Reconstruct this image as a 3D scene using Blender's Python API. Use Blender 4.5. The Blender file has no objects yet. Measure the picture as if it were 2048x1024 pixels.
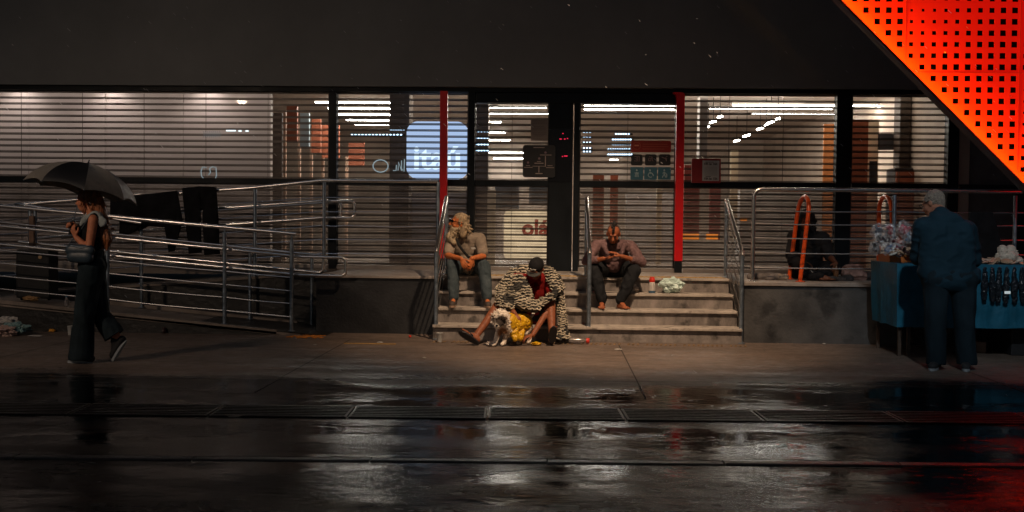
import bpy, bmesh, math, random
from mathutils import Vector, Matrix, noise
R = math.radians
random.seed(7)
scene = bpy.context.scene
col = scene.collection

# ------------------------------------------------------------------ camera
F = 2050.0
CAMZ = 1.33
th, ph, rl = math.atan(76 / F), math.atan(62 / F), 0.010
fw = Vector((-math.sin(th) * math.cos(ph), math.cos(th) * math.cos(ph), -math.sin(ph)))
r0 = Vector((math.cos(th), math.sin(th), 0)); u0 = r0.cross(fw)
rt = r0 * math.cos(rl) + u0 * math.sin(rl)
up = u0 * math.cos(rl) - r0 * math.sin(rl)
cam_loc = Vector((0, 0, CAMZ))
cd = bpy.data.cameras.new('camera'); cam = bpy.data.objects.new('camera', cd); col.objects.link(cam)
cam.matrix_world = Matrix(((rt.x, up.x, -fw.x, 0), (rt.y, up.y, -fw.y, 0), (rt.z, up.z, -fw.z, CAMZ), (0, 0, 0, 1)))
cd.sensor_width = 36; cd.lens = 36 * F / 2048; cd.clip_end = 500; cd.clip_start = 0.05
scene.camera = cam

def W(px, py, Y):
    d = fw * F + rt * (px - 1024) + up * (512 - py)
    return cam_loc + d * (Y / d.y)
def G(px, py, z=0.0):
    d = fw * F + rt * (px - 1024) + up * (512 - py)
    return cam_loc + d * ((z - CAMZ) / d.z)
def XP(px, Y, py=450): return W(px, py, Y).x

# ------------------------------------------------------------------ world, sun, exposure
world = bpy.data.worlds.new("World"); scene.world = world; world.use_nodes = True
nt = world.node_tree; bg = nt.nodes['Background']
sky = nt.nodes.new('ShaderNodeTexSky'); sky.sky_type = 'NISHITA'; sky.sun_disc = False
sky.sun_elevation = R(35); sky.sun_rotation = R(200); sky.ozone_density = 3.0
nt.links.new(sky.outputs[0], bg.inputs[0]); bg.inputs[1].default_value = 0.005
sd = bpy.data.lights.new('sun', 'SUN'); sd.energy = 0.02; sd.angle = R(12); sd.color = (0.6, 0.75, 1.0)
so = bpy.data.objects.new('sun', sd); so.rotation_euler = (R(40), 0, R(-20)); col.objects.link(so)
vs = scene.view_settings; vs.view_transform = 'Standard'; vs.look = 'None'; vs.exposure = 0; vs.gamma = 1

# ------------------------------------------------------------------ helpers
ORG = {}
def tag(o, label=None, cat=None, group=None, kind=None):
    if label: o['label'] = label
    if cat: o['category'] = cat
    if group: o['group'] = group
    if kind: o['kind'] = kind
    return o
def thing(name, loc, label, cat, group=None, kind=None):
    o = bpy.data.objects.new(name, None); o.empty_display_size = 0.2
    o.location = loc; col.objects.link(o); ORG[o.name] = Vector(loc)
    return tag(o, label, cat, group, kind)
def frame_of(d):
    d = d.normalized(); a = Vector((0, 0, 1)) if abs(d.z) < 0.9 else Vector((1, 0, 0))
    x = d.cross(a).normalized(); return x, x.cross(d).normalized(), d
class MB:
    def __init__(s): s.v = []; s.f = []
    def add(s, v, f):
        n = len(s.v); s.v += [Vector(p) for p in v]; s.f += [tuple(i + n for i in q) for q in f]; return s
    def box2(s, x0, x1, y0, y1, z0, z1):
        return s.add([(x0,y0,z0),(x1,y0,z0),(x1,y1,z0),(x0,y1,z0),(x0,y0,z1),(x1,y0,z1),(x1,y1,z1),(x0,y1,z1)],
                     [(0,3,2,1),(4,5,6,7),(0,1,5,4),(1,2,6,5),(2,3,7,6),(3,0,4,7)])
    def box(s, c, d, m=None):
        hx, hy, hz = d[0]/2, d[1]/2, d[2]/2; c = Vector(c)
        vs_ = [Vector(p) for p in ((-hx,-hy,-hz),(hx,-hy,-hz),(hx,hy,-hz),(-hx,hy,-hz),(-hx,-hy,hz),(hx,-hy,hz),(hx,hy,hz),(-hx,hy,hz))]
        if m is not None: vs_ = [m @ p for p in vs_]
        return s.add([c + p for p in vs_], [(0,3,2,1),(4,5,6,7),(0,1,5,4),(1,2,6,5),(2,3,7,6),(3,0,4,7)])
    def tube(s, pts, r, seg=10, closed=False, cap=True):
        pts = [Vector(p) for p in pts]; n = len(pts)
        rr = r if isinstance(r, (list, tuple)) else [r] * n
        base = len(s.v); X = None
        for i, p in enumerate(pts):
            if closed: d = pts[(i+1) % n] - pts[i-1]
            else: d = pts[min(i+1, n-1)] - pts[max(i-1, 0)]
            d.normalize()
            if X is None: X, Yv, _ = frame_of(d)
            else:
                X = (X - d * X.dot(d))
                if X.length < 1e-6: X = frame_of(d)[0]
                X.normalize()
            Yv = d.cross(X)
            for k in range(seg):
                a = 2 * math.pi * k / seg
                s.v.append(p + (X * math.cos(a) + Yv * math.sin(a)) * rr[i])
        m = n if closed else n - 1
        for i in range(m):
            for k in range(seg):
                a = base + i * seg + k; b = base + i * seg + (k+1) % seg
                c = base + ((i+1) % n) * seg + (k+1) % seg; d_ = base + ((i+1) % n) * seg + k
                s.f.append((a, b, c, d_))
        if cap and not closed:
            s.f.append(tuple(base + k for k in range(seg-1, -1, -1)))
            s.f.append(tuple(base + (n-1) * seg + k for k in range(seg)))
        return s
    def lathe(s, c, prof, seg=16, m=None):
        c = Vector(c); base = len(s.v); n = len(prof)
        for (r_, z_) in prof:
            for k in range(seg):
                a = 2 * math.pi * k / seg; p = Vector((r_*math.cos(a), r_*math.sin(a), z_))
                s.v.append(c + (m @ p if m is not None else p))
        for i in range(n-1):
            for k in range(seg):
                a = base+i*seg+k; b = base+i*seg+(k+1)%seg
                s.f.append((a, b, b+seg, a+seg))
        s.f.append(tuple(base + k for k in range(seg-1, -1, -1)))
        s.f.append(tuple(base + (n-1)*seg + k for k in range(seg)))
        return s
    def ell(s, c, rad, m=None, seg=14, rings=9):
        c = Vector(c); base = len(s.v)
        if not isinstance(rad, (tuple, list)): rad = (rad,)*3
        def P(x, y, z):
            p = Vector((x*rad[0], y*rad[1], z*rad[2])); return c + (m @ p if m is not None else p)
        s.v.append(P(0, 0, -1))
        for i in range(1, rings):
            t = -math.pi/2 + math.pi*i/rings
            for k in range(seg):
                a = 2*math.pi*k/seg; s.v.append(P(math.cos(t)*math.cos(a), math.cos(t)*math.sin(a), math.sin(t)))
        s.v.append(P(0, 0, 1)); top = len(s.v) - 1
        for k in range(seg): s.f.append((base, base+1+(k+1)%seg, base+1+k))
        for i in range(rings-2):
            for k in range(seg):
                a = base+1+i*seg+k; b = base+1+i*seg+(k+1)%seg
                s.f.append((a, b, b+seg, a+seg))
        o = base+1+(rings-2)*seg
        for k in range(seg): s.f.append((o+k, o+(k+1)%seg, top))
        return s
    def cap(s, a, b, ra, rb, seg=12, flat=None):
        # tapered capsule; flat=(axis vector, factor) squashes the section along that axis
        a = Vector(a); b = Vector(b); d = b - a; L = d.length
        if L < 1e-5: return s.ell(a, ra)
        X, Yv, Z = frame_of(d)
        if flat is not None:
            fx = Vector(flat[0]); fx = fx - Z*fx.dot(Z)
            if fx.length > 1e-4: X = fx.normalized(); Yv = Z.cross(X)
        k_ = flat[1] if flat is not None else 1.0
        prof = [(ra*math.cos(t), -ra*math.sin(t)) for t in (math.pi/2*0.97, math.pi/3, math.pi/6)]
        prof += [(ra, 0), (rb, L)] + [(rb*math.cos(t), L + rb*math.sin(t)) for t in (math.pi/6, math.pi/3, math.pi/2*0.97)]
        M = Matrix(((X.x*k_, Yv.x, Z.x), (X.y*k_, Yv.y, Z.y), (X.z*k_, Yv.z, Z.z)))
        return s.lathe(a, prof, seg, M)
    def prism(s, pts, ex):
        ex = Vector(ex); n = len(pts); pts = [Vector(p) for p in pts]
        return s.add(pts + [p + ex for p in pts], [tuple(range(n-1, -1, -1)), tuple(range(n, 2*n))] +
                     [(i, (i+1) % n, n + (i+1) % n, n + i) for i in range(n)])
    def build(s, name, mat, parent=None, smooth=False, bevel=0, label=None, cat=None, group=None, kind=None):
        me = bpy.data.meshes.new(name)
        if parent is not None: L = ORG[parent.name]
        else:
            xs = [p.x for p in s.v]; ys = [p.y for p in s.v]; zs = [p.z for p in s.v]
            L = Vector(((min(xs)+max(xs))/2, (min(ys)+max(ys))/2, min(zs)))
        me.from_pydata([tuple(p - L) for p in s.v], [], s.f)
        bm = bmesh.new(); bm.from_mesh(me); bmesh.ops.recalc_face_normals(bm, faces=bm.faces)
        if bevel:
            es = [e for e in bm.edges if e.is_manifold and e.calc_face_angle(0) > 0.6]
            bmesh.ops.bevel(bm, geom=es, offset=bevel, segments=2, affect='EDGES', profile=0.6)
        bm.to_mesh(me); bm.free()
        if smooth:
            me.polygons.foreach_set('use_smooth', [True]*len(me.polygons))
            if smooth == 'auto': me.set_sharp_from_angle(angle=R(40))
        o = bpy.data.objects.new(name, me); col.objects.link(o); ORG[o.name] = L.copy()
        if mat is not None: me.materials.append(mat)
        if parent is not None: o.parent = parent
        else: o.location = L
        tag(o, label, cat, group, kind)
        return o
def dup(o, off=(0, 0, 0), parent=None, label=None, rz=0):
    c = o.copy(); col.objects.link(c); ORG[c.name] = ORG[o.name] + Vector(off)
    if parent is None:
        c.location = o.location + Vector(off); c.rotation_euler[2] += rz
        if label: c['label'] = label
    else: c.parent = parent
    for ch in o.children: dup(ch, off, c)
    return c

# ------------------------------------------------------------------ materials
MATS = {}
def mat(name, c=(0.5, 0.5, 0.5), rough=0.6, metal=0, emit=None, es=1.0, nscale=0, namt=0.0, bump=0.0, bscale=60, spec=0.5,
        alpha=1.0, trans=0.0, c2=None, stretch=(1, 1, 1), rvar=0, sheen=0, detail=4, stain=0):
    if name in MATS: return MATS[name]
    m = bpy.data.materials.new(name); m.use_nodes = True; MATS[name] = m
    n = m.node_tree.nodes; l = m.node_tree.links; b = n['Principled BSDF']
    b.inputs['Base Color'].default_value = (*c, 1); b.inputs['Roughness'].default_value = rough
    b.inputs['Metallic'].default_value = metal; b.inputs['Specular IOR Level'].default_value = spec
    b.inputs['Alpha'].default_value = alpha; b.inputs['Transmission Weight'].default_value = trans
    if sheen: b.inputs['Sheen Weight'].default_value = sheen
    tc = n.new('ShaderNodeTexCoord'); mp = n.new('ShaderNodeMapping'); mp.inputs['Scale'].default_value = stretch
    l.new(tc.outputs['Object'], mp.inputs[0])
    if emit is not None:
        b.inputs['Emission Color'].default_value = (*emit, 1); b.inputs['Emission Strength'].default_value = es
    if nscale:
        t = n.new('ShaderNodeTexNoise'); t.inputs['Scale'].default_value = nscale; t.inputs['Detail'].default_value = detail
        t.inputs['Roughness'].default_value = 0.65
        l.new(mp.outputs[0], t.inputs['Vector'])
        rp = n.new('ShaderNodeValToRGB'); rp.color_ramp.elements[0].position = 0.3; rp.color_ramp.elements[1].position = 0.7
        lo = tuple(x*(1-namt) for x in c); hi = c2 if c2 else tuple(min(1, x*(1+namt)) for x in c)
        rp.color_ramp.elements[0].color = (*lo, 1); rp.color_ramp.elements[1].color = (*hi, 1)
        l.new(t.outputs['Fac'], rp.inputs[0]); l.new(rp.outputs[0], b.inputs['Base Color'])
        if stain:
            t3 = n.new('ShaderNodeTexNoise'); t3.inputs['Scale'].default_value = stain; t3.inputs['Detail'].default_value = 7; l.new(tc.outputs['Object'], t3.inputs['Vector'])
            m3 = n.new('ShaderNodeMapRange'); m3.inputs[1].default_value = .56; m3.inputs[2].default_value = .66; m3.inputs[3].default_value = 1; m3.inputs[4].default_value = .38; l.new(t3.outputs['Fac'], m3.inputs[0])
            v3 = n.new('ShaderNodeVectorMath'); v3.operation = 'SCALE'; l.new(rp.outputs[0], v3.inputs[0]); l.new(m3.outputs[0], v3.inputs['Scale']); l.new(v3.outputs[0], b.inputs['Base Color'])
        if rvar:
            mr = n.new('ShaderNodeMapRange'); mr.inputs[1].default_value = 0.3; mr.inputs[2].default_value = 0.7
            mr.inputs[3].default_value = max(0.02, rough-rvar); mr.inputs[4].default_value = min(1, rough+rvar)
            l.new(t.outputs['Fac'], mr.inputs[0]); l.new(mr.outputs[0], b.inputs['Roughness'])
    if bump:
        t2 = n.new('ShaderNodeTexNoise'); t2.inputs['Scale'].default_value = bscale; t2.inputs['Detail'].default_value = 3
        l.new(mp.outputs[0], t2.inputs['Vector'])
        bp = n.new('ShaderNodeBump'); bp.inputs['Strength'].default_value = bump; bp.inputs['Distance'].default_value = 0.02
        l.new(t2.outputs['Fac'], bp.inputs['Height']); l.new(bp.outputs[0], b.inputs['Normal'])
    return m

def glass_mat(name, tint=(0.9, 0.93, 0.95), refl=0.08, film=0.0, filmc=(0.3, 0.25, 0.2)):
    m = bpy.data.materials.new(name); m.use_nodes = True; n = m.node_tree.nodes; l = m.node_tree.links
    n.remove(n['Principled BSDF']); out = n['Material Output']
    tr = n.new('ShaderNodeBsdfTransparent'); tr.inputs[0].default_value = (*tint, 1)
    gl = n.new('ShaderNodeBsdfGlossy'); gl.inputs['Roughness'].default_value = 0.03
    fr = n.new('ShaderNodeLayerWeight'); fr.inputs[0].default_value = refl
    mx = n.new('ShaderNodeMixShader'); l.new(fr.outputs['Fresnel'], mx.inputs[0]); l.new(tr.outputs[0], mx.inputs[1]); l.new(gl.outputs[0], mx.inputs[2])
    last = mx
    if film:
        df = n.new('ShaderNodeBsdfDiffuse'); df.inputs[0].default_value = (*filmc, 1)
        tc = n.new('ShaderNodeTexCoord'); t = n.new('ShaderNodeTexNoise'); t.inputs['Scale'].default_value = 2.5; t.inputs['Detail'].default_value = 6
        l.new(tc.outputs['Object'], t.inputs['Vector'])
        mr = n.new('ShaderNodeMapRange'); mr.inputs[3].default_value = film*0.6; mr.inputs[4].default_value = film*1.4
        mr.inputs[1].default_value = .3; mr.inputs[2].default_value = .7
        l.new(t.outputs['Fac'], mr.inputs[0])
        m2 = n.new('ShaderNodeMixShader'); l.new(mr.outputs[0], m2.inputs[0]); l.new(mx.outputs[0], m2.inputs[1]); l.new(df.outputs[0], m2.inputs[2])
        last = m2
    l.new(last.outputs[0], out.inputs[0]); return m

def em(name, c, s): return mat(name, (0.02, 0.02, 0.02), 0.5, emit=c, es=s)
STEEL = mat('steel', (0.80, 0.76, 0.72), 0.27, 1.0)
STEEL_D = mat('dull steel', (0.30, 0.36, 0.42), 0.38, 0.85, nscale=20, namt=0.3, rvar=0.12)
FRAME = mat('black frame', (0.006, 0.009, 0.012), 0.5, spec=.2, nscale=3, namt=0.4, rvar=0.1)
SLAT = mat('slat metal', (0.055, 0.045, 0.04), 0.42, 0.5, nscale=4, namt=0.35, rvar=0.1)
RED = mat('red paint', (0.72, 0.004, 0.008), 0.4, nscale=6, namt=0.12)
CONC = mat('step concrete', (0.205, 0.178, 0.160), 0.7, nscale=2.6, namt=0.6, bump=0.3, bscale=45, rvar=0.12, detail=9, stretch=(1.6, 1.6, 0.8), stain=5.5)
CONC_D = mat('dark wall', (0.062, 0.060, 0.058), 0.6, nscale=2.2, namt=0.5, bump=0.25, bscale=30, rvar=0.15, detail=8, stain=3)
COPE = mat('coping stone', (0.28, 0.24, 0.21), 0.6, nscale=4, namt=0.3, bump=0.2, bscale=40, detail=8)
FASC = mat('fascia panel', (0.175, 0.175, 0.168), 0.75, nscale=0.7, namt=0.16, bump=0.12, bscale=90, detail=8)
# ------------------------------------------------------------------ ground
def ground_mat():
    m = bpy.data.materials.new('wet paving'); m.use_nodes = True; n = m.node_tree.nodes; l = m.node_tree.links
    b = n['Principled BSDF']
    tc = n.new('ShaderNodeTexCoord')
    def N(s, det=4, st=(1, 1, 1), ro=0.6, loc=(0, 0, 0)):
        mp = n.new('ShaderNodeMapping'); mp.inputs['Scale'].default_value = st; mp.inputs['Location'].default_value = loc
        l.new(geo.outputs['Position'], mp.inputs[0])
        t = n.new('ShaderNodeTexNoise'); t.inputs['Scale'].default_value = s; t.inputs['Detail'].default_value = det
        t.inputs['Roughness'].default_value = ro; l.new(mp.outputs[0], t.inputs['Vector']); return t.outputs['Fac']
    geo = n.new('ShaderNodeNewGeometry')
    def MR(x, a, b_, c, d, sm=False):
        r = n.new('ShaderNodeMapRange'); r.inputs[1].default_value = a; r.inputs[2].default_value = b_; r.inputs[3].default_value = c; r.inputs[4].default_value = d
        if sm: r.interpolation_type = 'SMOOTHSTEP'
        l.new(x, r.inputs[0]); return r.outputs[0]
    def M(op, a, b_):
        q = n.new('ShaderNodeMath'); q.operation = op; q.use_clamp = False
        for i, z in enumerate((a, b_)):
            if isinstance(z, (int, float)): q.inputs[i].default_value = z
            else: l.new(z, q.inputs[i])
        return q.outputs[0]
    sx = n.new('ShaderNodeSeparateXYZ'); l.new(geo.outputs['Position'], sx.inputs[0])
    # water lies on the lower, street side of the pavement; its outline wanders with the noise
    edge = M('ADD', sx.outputs['Y'], M('MULTIPLY', M('SUBTRACT', N(0.55, 5, (0.45, 1, 1)), 0.5), 5.0))
    wet = MR(edge, 8.3, 9.3, 1.0, 0.0, True)
    pud = M('MULTIPLY', wet, MR(sx.outputs['Y'], 5.7, 6.1, 0.0, 1.0))
    patch = MR(N(1.1, 7, (0.4, 1.2, 1), 0.7, (3, 1, 0)), 0.46, 0.60, 0.0, 1.0, True)   # rougher islands in the wet part
    wetm = M('MULTIPLY', wet, M('SUBTRACT', 1.0, M('MULTIPLY', patch, MR(pud, 0, 1, .55, .25))))
    cr = n.new('ShaderNodeValToRGB'); cr.color_ramp.elements[0].position = 0.3; cr.color_ramp.elements[1].position = 0.72
    cr.color_ramp.elements[0].color = (0.105, 0.079, 0.063, 1); cr.color_ramp.elements[1].color = (0.23, 0.172, 0.138, 1)
    l.new(N(2.2, 9, (0.5, 1, 1), 0.7), cr.inputs[0])
    st1 = MR(N(13, 9, (.7, 1, 1), .75, (5, 2, 0)), .34, .62, .62, 1.12); st2 = MR(N(95, 3), .35, .65, .84, 1.14); st3 = MR(N(34, 2, (1, 1, 1), .5, (9, 1, 0)), .66, .70, 1.0, .45)
    stn = M('MULTIPLY', M('MULTIPLY', st1, st2), st3)
    mc = n.new('ShaderNodeVectorMath'); mc.operation = 'SCALE'; l.new(cr.outputs[0], mc.inputs[0]); l.new(stn, mc.inputs['Scale'])
    mx = n.new('ShaderNodeMix'); mx.data_type = 'RGBA'; l.new(wet, mx.inputs[0]); l.new(mc.outputs[0], mx.inputs[6]); mx.inputs[7].default_value = (0.004, 0.0045, 0.005, 1)
    l.new(mx.outputs[2], b.inputs['Base Color'])
    rough = M('ADD', M('MULTIPLY', M('SUBTRACT', 1.0, wetm), MR(N(7, 6), 0.3, 0.7, 0.36, 0.56)), M('MULTIPLY', wetm, MR(pud, 0, 1, .06, .035)))
    l.new(rough, b.inputs['Roughness']); l.new(MR(wet, 0, 1, .40, .055), b.inputs['Specular IOR Level'])
    h = M('ADD', M('MULTIPLY', N(26, 3, (0.38, 1, 1)), 1.0), M('ADD', M('MULTIPLY', N(110, 2, (0.6, 1, 1)), 0.25), M('MULTIPLY', N(4.5, 3, (0.5, 1, 1)), .8)))
    hg = M('MULTIPLY', N(160, 4), 0.5)
    hh = M('ADD', M('MULTIPLY', h, M('MULTIPLY', MR(wetm, 0, 1, 0.9, 0.6), M('ADD', MR(pud, 0, 1, .45, .22), MR(N(1.6, 4, (.6, 1, 1), .6, (2, 7, 0)), .5, .62, 0, 1.1)))), M('MULTIPLY', hg, M('SUBTRACT', 1.0, wetm)))
    bp = n.new('ShaderNodeBump'); bp.inputs['Strength'].default_value = 0.7; bp.inputs['Distance'].default_value = 0.010
    l.new(hh, bp.inputs['Height']); l.new(bp.outputs[0], b.inputs['Normal'])
    return m
WET = ground_mat()
MB().add([(-90,-30,-.010),(90,-30,-.010),(90,90,-.010),(-90,90,-.010)], [(0,1,2,3)]).build('road', WET, kind='structure')
# the pavement: edge runs a touch skew to the shop front
ka, kb = G(0, 908), G(2048, 926)
sl = (kb.y - ka.y) / (kb.x - ka.x)
def kerbY(x): return ka.y + sl * (x - ka.x)
b = MB(); b.prism([(-40, kerbY(-40), -.2), (40, kerbY(40), -.2), (40, 30, -.2), (-40, 30, -.2)], (0, 0, .2))
b.build('pavement', WET, kind='structure', bevel=0)
KERB = mat('kerb stone', (0.05, 0.045, 0.04), 0.35, nscale=9, namt=0.5, bump=0.5, bscale=30)
b = MB(); xs = [-12 + i*1.0 for i in range(25)]
for i in range(24):
    x0, x1 = xs[i], xs[i+1]-.006
    d = random.uniform(-.006, .006)
    b.prism([(x0, kerbY(x0)-.07+d, -.19), (x1, kerbY(x1)-.07+d, -.19), (x1, kerbY(x1)+.02+d, -.19), (x0, kerbY(x0)+.02+d, -.19)], (0, 0, .1875+random.uniform(0, .003)))
b.build('kerb', KERB, kind='structure', bevel=.006)
# paving joints
J = mat('joint', (0.045, 0.035, 0.029), 0.8)
b = MB()
def line(p, q, w, z=.004):
    p = Vector((p.x, p.y, z)); q = Vector((q.x, q.y, z)); d = (q-p).normalized(); s = Vector((-d.y, d.x, 0))*w/2
    b.add([p-s, q-s, q+s, p+s], [(0,1,2,3)])
for x in (-7.9, -5.3, -2.3, .75, 3.9): line(Vector((x, 7.9, 0)), Vector((x+.03, 11.6, 0)), .012)
line(G(-200, 751), G(2200, 772), .014)
b.build('paving_joint', J, kind='structure')

# drain grates across the pavement
GR = mat('grate iron', (0.03, 0.028, 0.026), 0.35, 0.6, nscale=20, namt=0.5, bump=.3)
GRB = mat('drain shade', (0.006, 0.006, 0.006), 0.9)
g0, g1 = G(0, 818), G(2048, 838)
gsl = (g1.y-g0.y)/(g1.x-g0.x); ang = math.atan(gsl)
def grate(x, label):
    y = g0.y + gsl*(x-g0.x)
    t = thing('drain_grate', (x, y, 0), label, 'drain grate', 'drain grates across the wet pavement')
    M3 = Matrix.Rotation(ang, 3, 'Z')
    L_, D = .94, .42
    q = MB(); q.box((x, y, .003), (L_-.01, D-.03, .004), M3); q.build('drain_shade', GRB, t)  # flat dark plate stands in for the shaded pit under the bars
    q = MB()
    for k in range(7): q.box(Vector((x, y, .008)) + M3 @ Vector((0, -D/2+.03+k*(D-.06)/6, 0)), (L_-.03, .016, .006), M3)
    q.build('grate_bars', GR, t)
    q = MB()
    for sgn in (-1, 1):
        q.box(Vector((x, y, .007)) + M3 @ Vector((sgn*(L_/2-.008), 0, 0)), (.014, D, .006), M3)
        q.box(Vector((x, y, .007)) + M3 @ Vector((0, sgn*(D/2-.006), 0)), (L_-.04, .010, .006), M3)
    q.build('grate_frame', GR, t); return t
gl = ['wet iron drain grate at the left edge of the photo', 'iron drain grate below the walking woman', 'iron drain grate just right of the walking woman',
      'iron drain grate in line with the lower end of the ramp', 'iron drain grate in front of the left window by the ramp', 'iron drain grate in front of the bearded man',
      'iron drain grate in front of the middle stair rail', 'iron drain grate in front of the bag on the steps', 'iron drain grate in front of the orange hoop',
      'iron drain grate in front of the stall', 'iron drain grate at the right edge with a pale glint']
x = XP(50, g0.y)
for i in range(9):
    grate(x + i*.955 - .1, gl[[0,1,2,3,5,6,7,9,10][i]])

# ------------------------------------------------------------------ store building
YF = 14.2
FLOOR = .70
ZT = W(1024, 181, YF).z
B = thing('store_building', (0, YF, 0), 'dark shop front with a wide grey fascia over shuttered windows and a central entrance', 'building')
b = MB(); b.box2(-14, 12, YF-.14, YF+.25, ZT+.03, 8.0)
b.build('fascia', FASC, B)
b = MB(); b.box2(-14, 12, YF-.06, YF+.26, ZT-.03, ZT+.03); b.build('soffit_trim', FRAME, B)
def mull(px0, px1, y0=YF-.05, y1=YF+.1, z0=FLOOR, z1=ZT-.03, name='mullion'):
    b = MB(); b.box2(XP(px0, y0), XP(px1, y0), y0, y1, z0, z1); return b.build(name, FRAME, B, bevel=.004)
for a_, c_ in ((657, 672), (935, 948), (1146, 1157), (1670, 1700), (1893, 1915)): mull(a_, c_)
mull(1096, 1144, YF-.04, YF+.14, name='door_pillar')
xl, xr = XP(949, YF-.06), XP(1351, YF-.06)
zh = W(1150, 206, YF-.06).z
b = MB(); b.box2(xl, xr, YF-.06, YF+.16, zh, ZT-.035); b.build('door_header', FRAME, B, bevel=.01)
# transom, in pieces between the mullions
zb0, zb1 = W(1024, 372, YF).z, W(1024, 361.5, YF).z
for i, (a_, c_) in enumerate(((-560, 657), (672, 878), (893, 935), (948, 1096), (1157, 1349), (1366, 1670), (1700, 1893), (1915, 2300))):
    b = MB(); b.box2(XP(a_, YF)+.003, XP(c_, YF)-.003, YF-.03, YF+.06, zb0, zb1); b.build('transom', FRAME, B)
zs = FLOOR + .03
for i, (a_, c_) in enumerate(((-560, 657), (672, 935), (948, 1096), (1157, 1350), (1366, 1670), (1700, 1893))):
    b = MB(); b.box2(XP(a_, YF)+.003, XP(c_, YF)-.003, YF-.03, YF+.06, FLOOR+.002, FLOOR+.05); b.build('sill', mat('sill alu', (.35, .31, .28), .4, .6), B)
# floor inside, ceiling, back and side walls
BEIGE = mat('interior wall', (0.50, 0.41, 0.34), 0.7, nscale=1.2, namt=0.18)
CEIL = mat('interior ceiling', (0.42, 0.35, 0.30), 0.8, nscale=2, namt=0.15)
FLR = mat('interior floor', (0.24, 0.20, 0.17), 0.25, nscale=2, namt=0.2)
GREYW = mat('grey side wall', (0.12, 0.12, 0.115), 0.8, nscale=2, namt=0.3, bump=.2)
def inb(x0, x1, y0, y1, z0, z1, m, name): return MB().box2(x0, x1, y0, y1, z0, z1).build(name, m, B)
inb(-14, 12, YF-.028, 27, FLOOR-.1, FLOOR, FLR, 'interior_floor')
inb(-14, 12, YF+.252, 27, 3.62, 3.75, CEIL, 'interior_ceiling')
inb(-14, 12, 27.0, 27.2, FLOOR, 3.62, BEIGE, 'interior_wall')
XR = XP(1912, YF)
inb(XR, XR+.2, YF+.3, 27, FLOOR, 3.62, BEIGE, 'interior_wall')
# white panelled partition close behind the left window
PW = mat('partition panel', (0.52, 0.44, 0.40), 0.6, nscale=1.5, namt=0.05)
YP = 15.3
xe = XP(541, YP)
xs = [XP(q, YP) for q in (-560, -407, -253, -98, 57, 212, 367, 541)]
for i in range(7): inb(xs[i]+.004, xs[i+1]-.004, YP, YP+.12, FLOOR, 3.6, PW, 'partition_panel')
# shutters: rows of thin slats behind the glass
pitch = .0845
def shutter(a_, c_, yy=YF+.032):
    x0, x1 = XP(a_, yy), XP(c_, yy)
    up_ = MB(); lo = MB(); z = FLOOR + .06; i = 0
    while z < ZT + .1:
        w = up_ if z > zb1 - .02 else lo
        j = random.uniform(-.002, .002)
        if w is up_:
            w.box2(x0, x1, yy, yy+.012, z+j, z+j+.015); w.box2(x0, x1, yy+.004, yy+.016, z+j+.019, z+j+.030)
        else:
            w.box2(x0, x1, yy, yy+.014, z+j, z+j+.018); w.box2(x0, x1, yy-.008, yy+.01, z+j+.020, z+j+.028)
            w.box2(x0, x1, yy+.004, yy+.012, z+j+.050, z+j+.056)
        z += pitch
    s = up_; n0 = len(s.v); s.v += lo.v; s.f += [tuple(k+n0 for k in q) for q in lo.f]
    o = s.build('roller_shutter', SLAT, B)
    g = MB()
    for xx in [x0+.01, x1-.03]: g.box2(xx, xx+.02, yy+.02, yy+.05, FLOOR+.05, ZT+.1)
    n = max(0, int((x1-x0)/.95))
    for k in range(1, n+1):
        xx = x0 + (x1-x0)*k/(n+1); g.box2(xx, xx+.006, yy+.018, yy+.024, FLOOR+.05, ZT+.1)
    g.build('shutter_guide', SLAT, o)
GL_UP = glass_mat('window glass', refl=.10)
GL_LO = glass_mat('hazy window glass', refl=.12, film=.30, filmc=(.42, .36, .32))  # haze and reflection on the lower panes put in as a grey film
for a_, c_ in ((-560, 657), (672, 935), (948, 1096), (1157, 1349), (1349, 1670), (1700, 1893)):
    shutter(a_-2, c_+2)
    x0, x1 = XP(a_, YF+.08)+.002, XP(c_, YF+.08)-.002
    MB().box2(x0, x1, YF+.075, YF+.083, zb1+.002, ZT).build('window_glass', GL_UP, B)
    MB().box2(x0, x1, YF+.075, YF+.083, FLOOR+.05, zb0-.002).build('window_glass', GL_LO, B)
# right side: pale column and grey wall
b = MB(); b.box2(XP(1915, YF), XP(1936, YF), YF+.0, YF+.3, FLOOR, ZT-.03); b.build('column', mat('pale column', (.42, .36, .28), .7, nscale=3, namt=.1), B)
b = MB(); b.box2(XP(1936, YF), XP(2034, YF), YF+.05, YF+.25, FLOOR, ZT-.03); b.build('side_wall', GREYW, B)
b = MB(); b.box2(XP(2034, YF), XP(2050, YF), YF-.05, YF+.2, FLOOR, ZT-.03); b.build('mullion', FRAME, B)
b = MB(); b.box2(XP(2050, YF), 12, YF+.04, YF+.25, FLOOR, ZT-.03); b.build('side_wall', GREYW, B)
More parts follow.
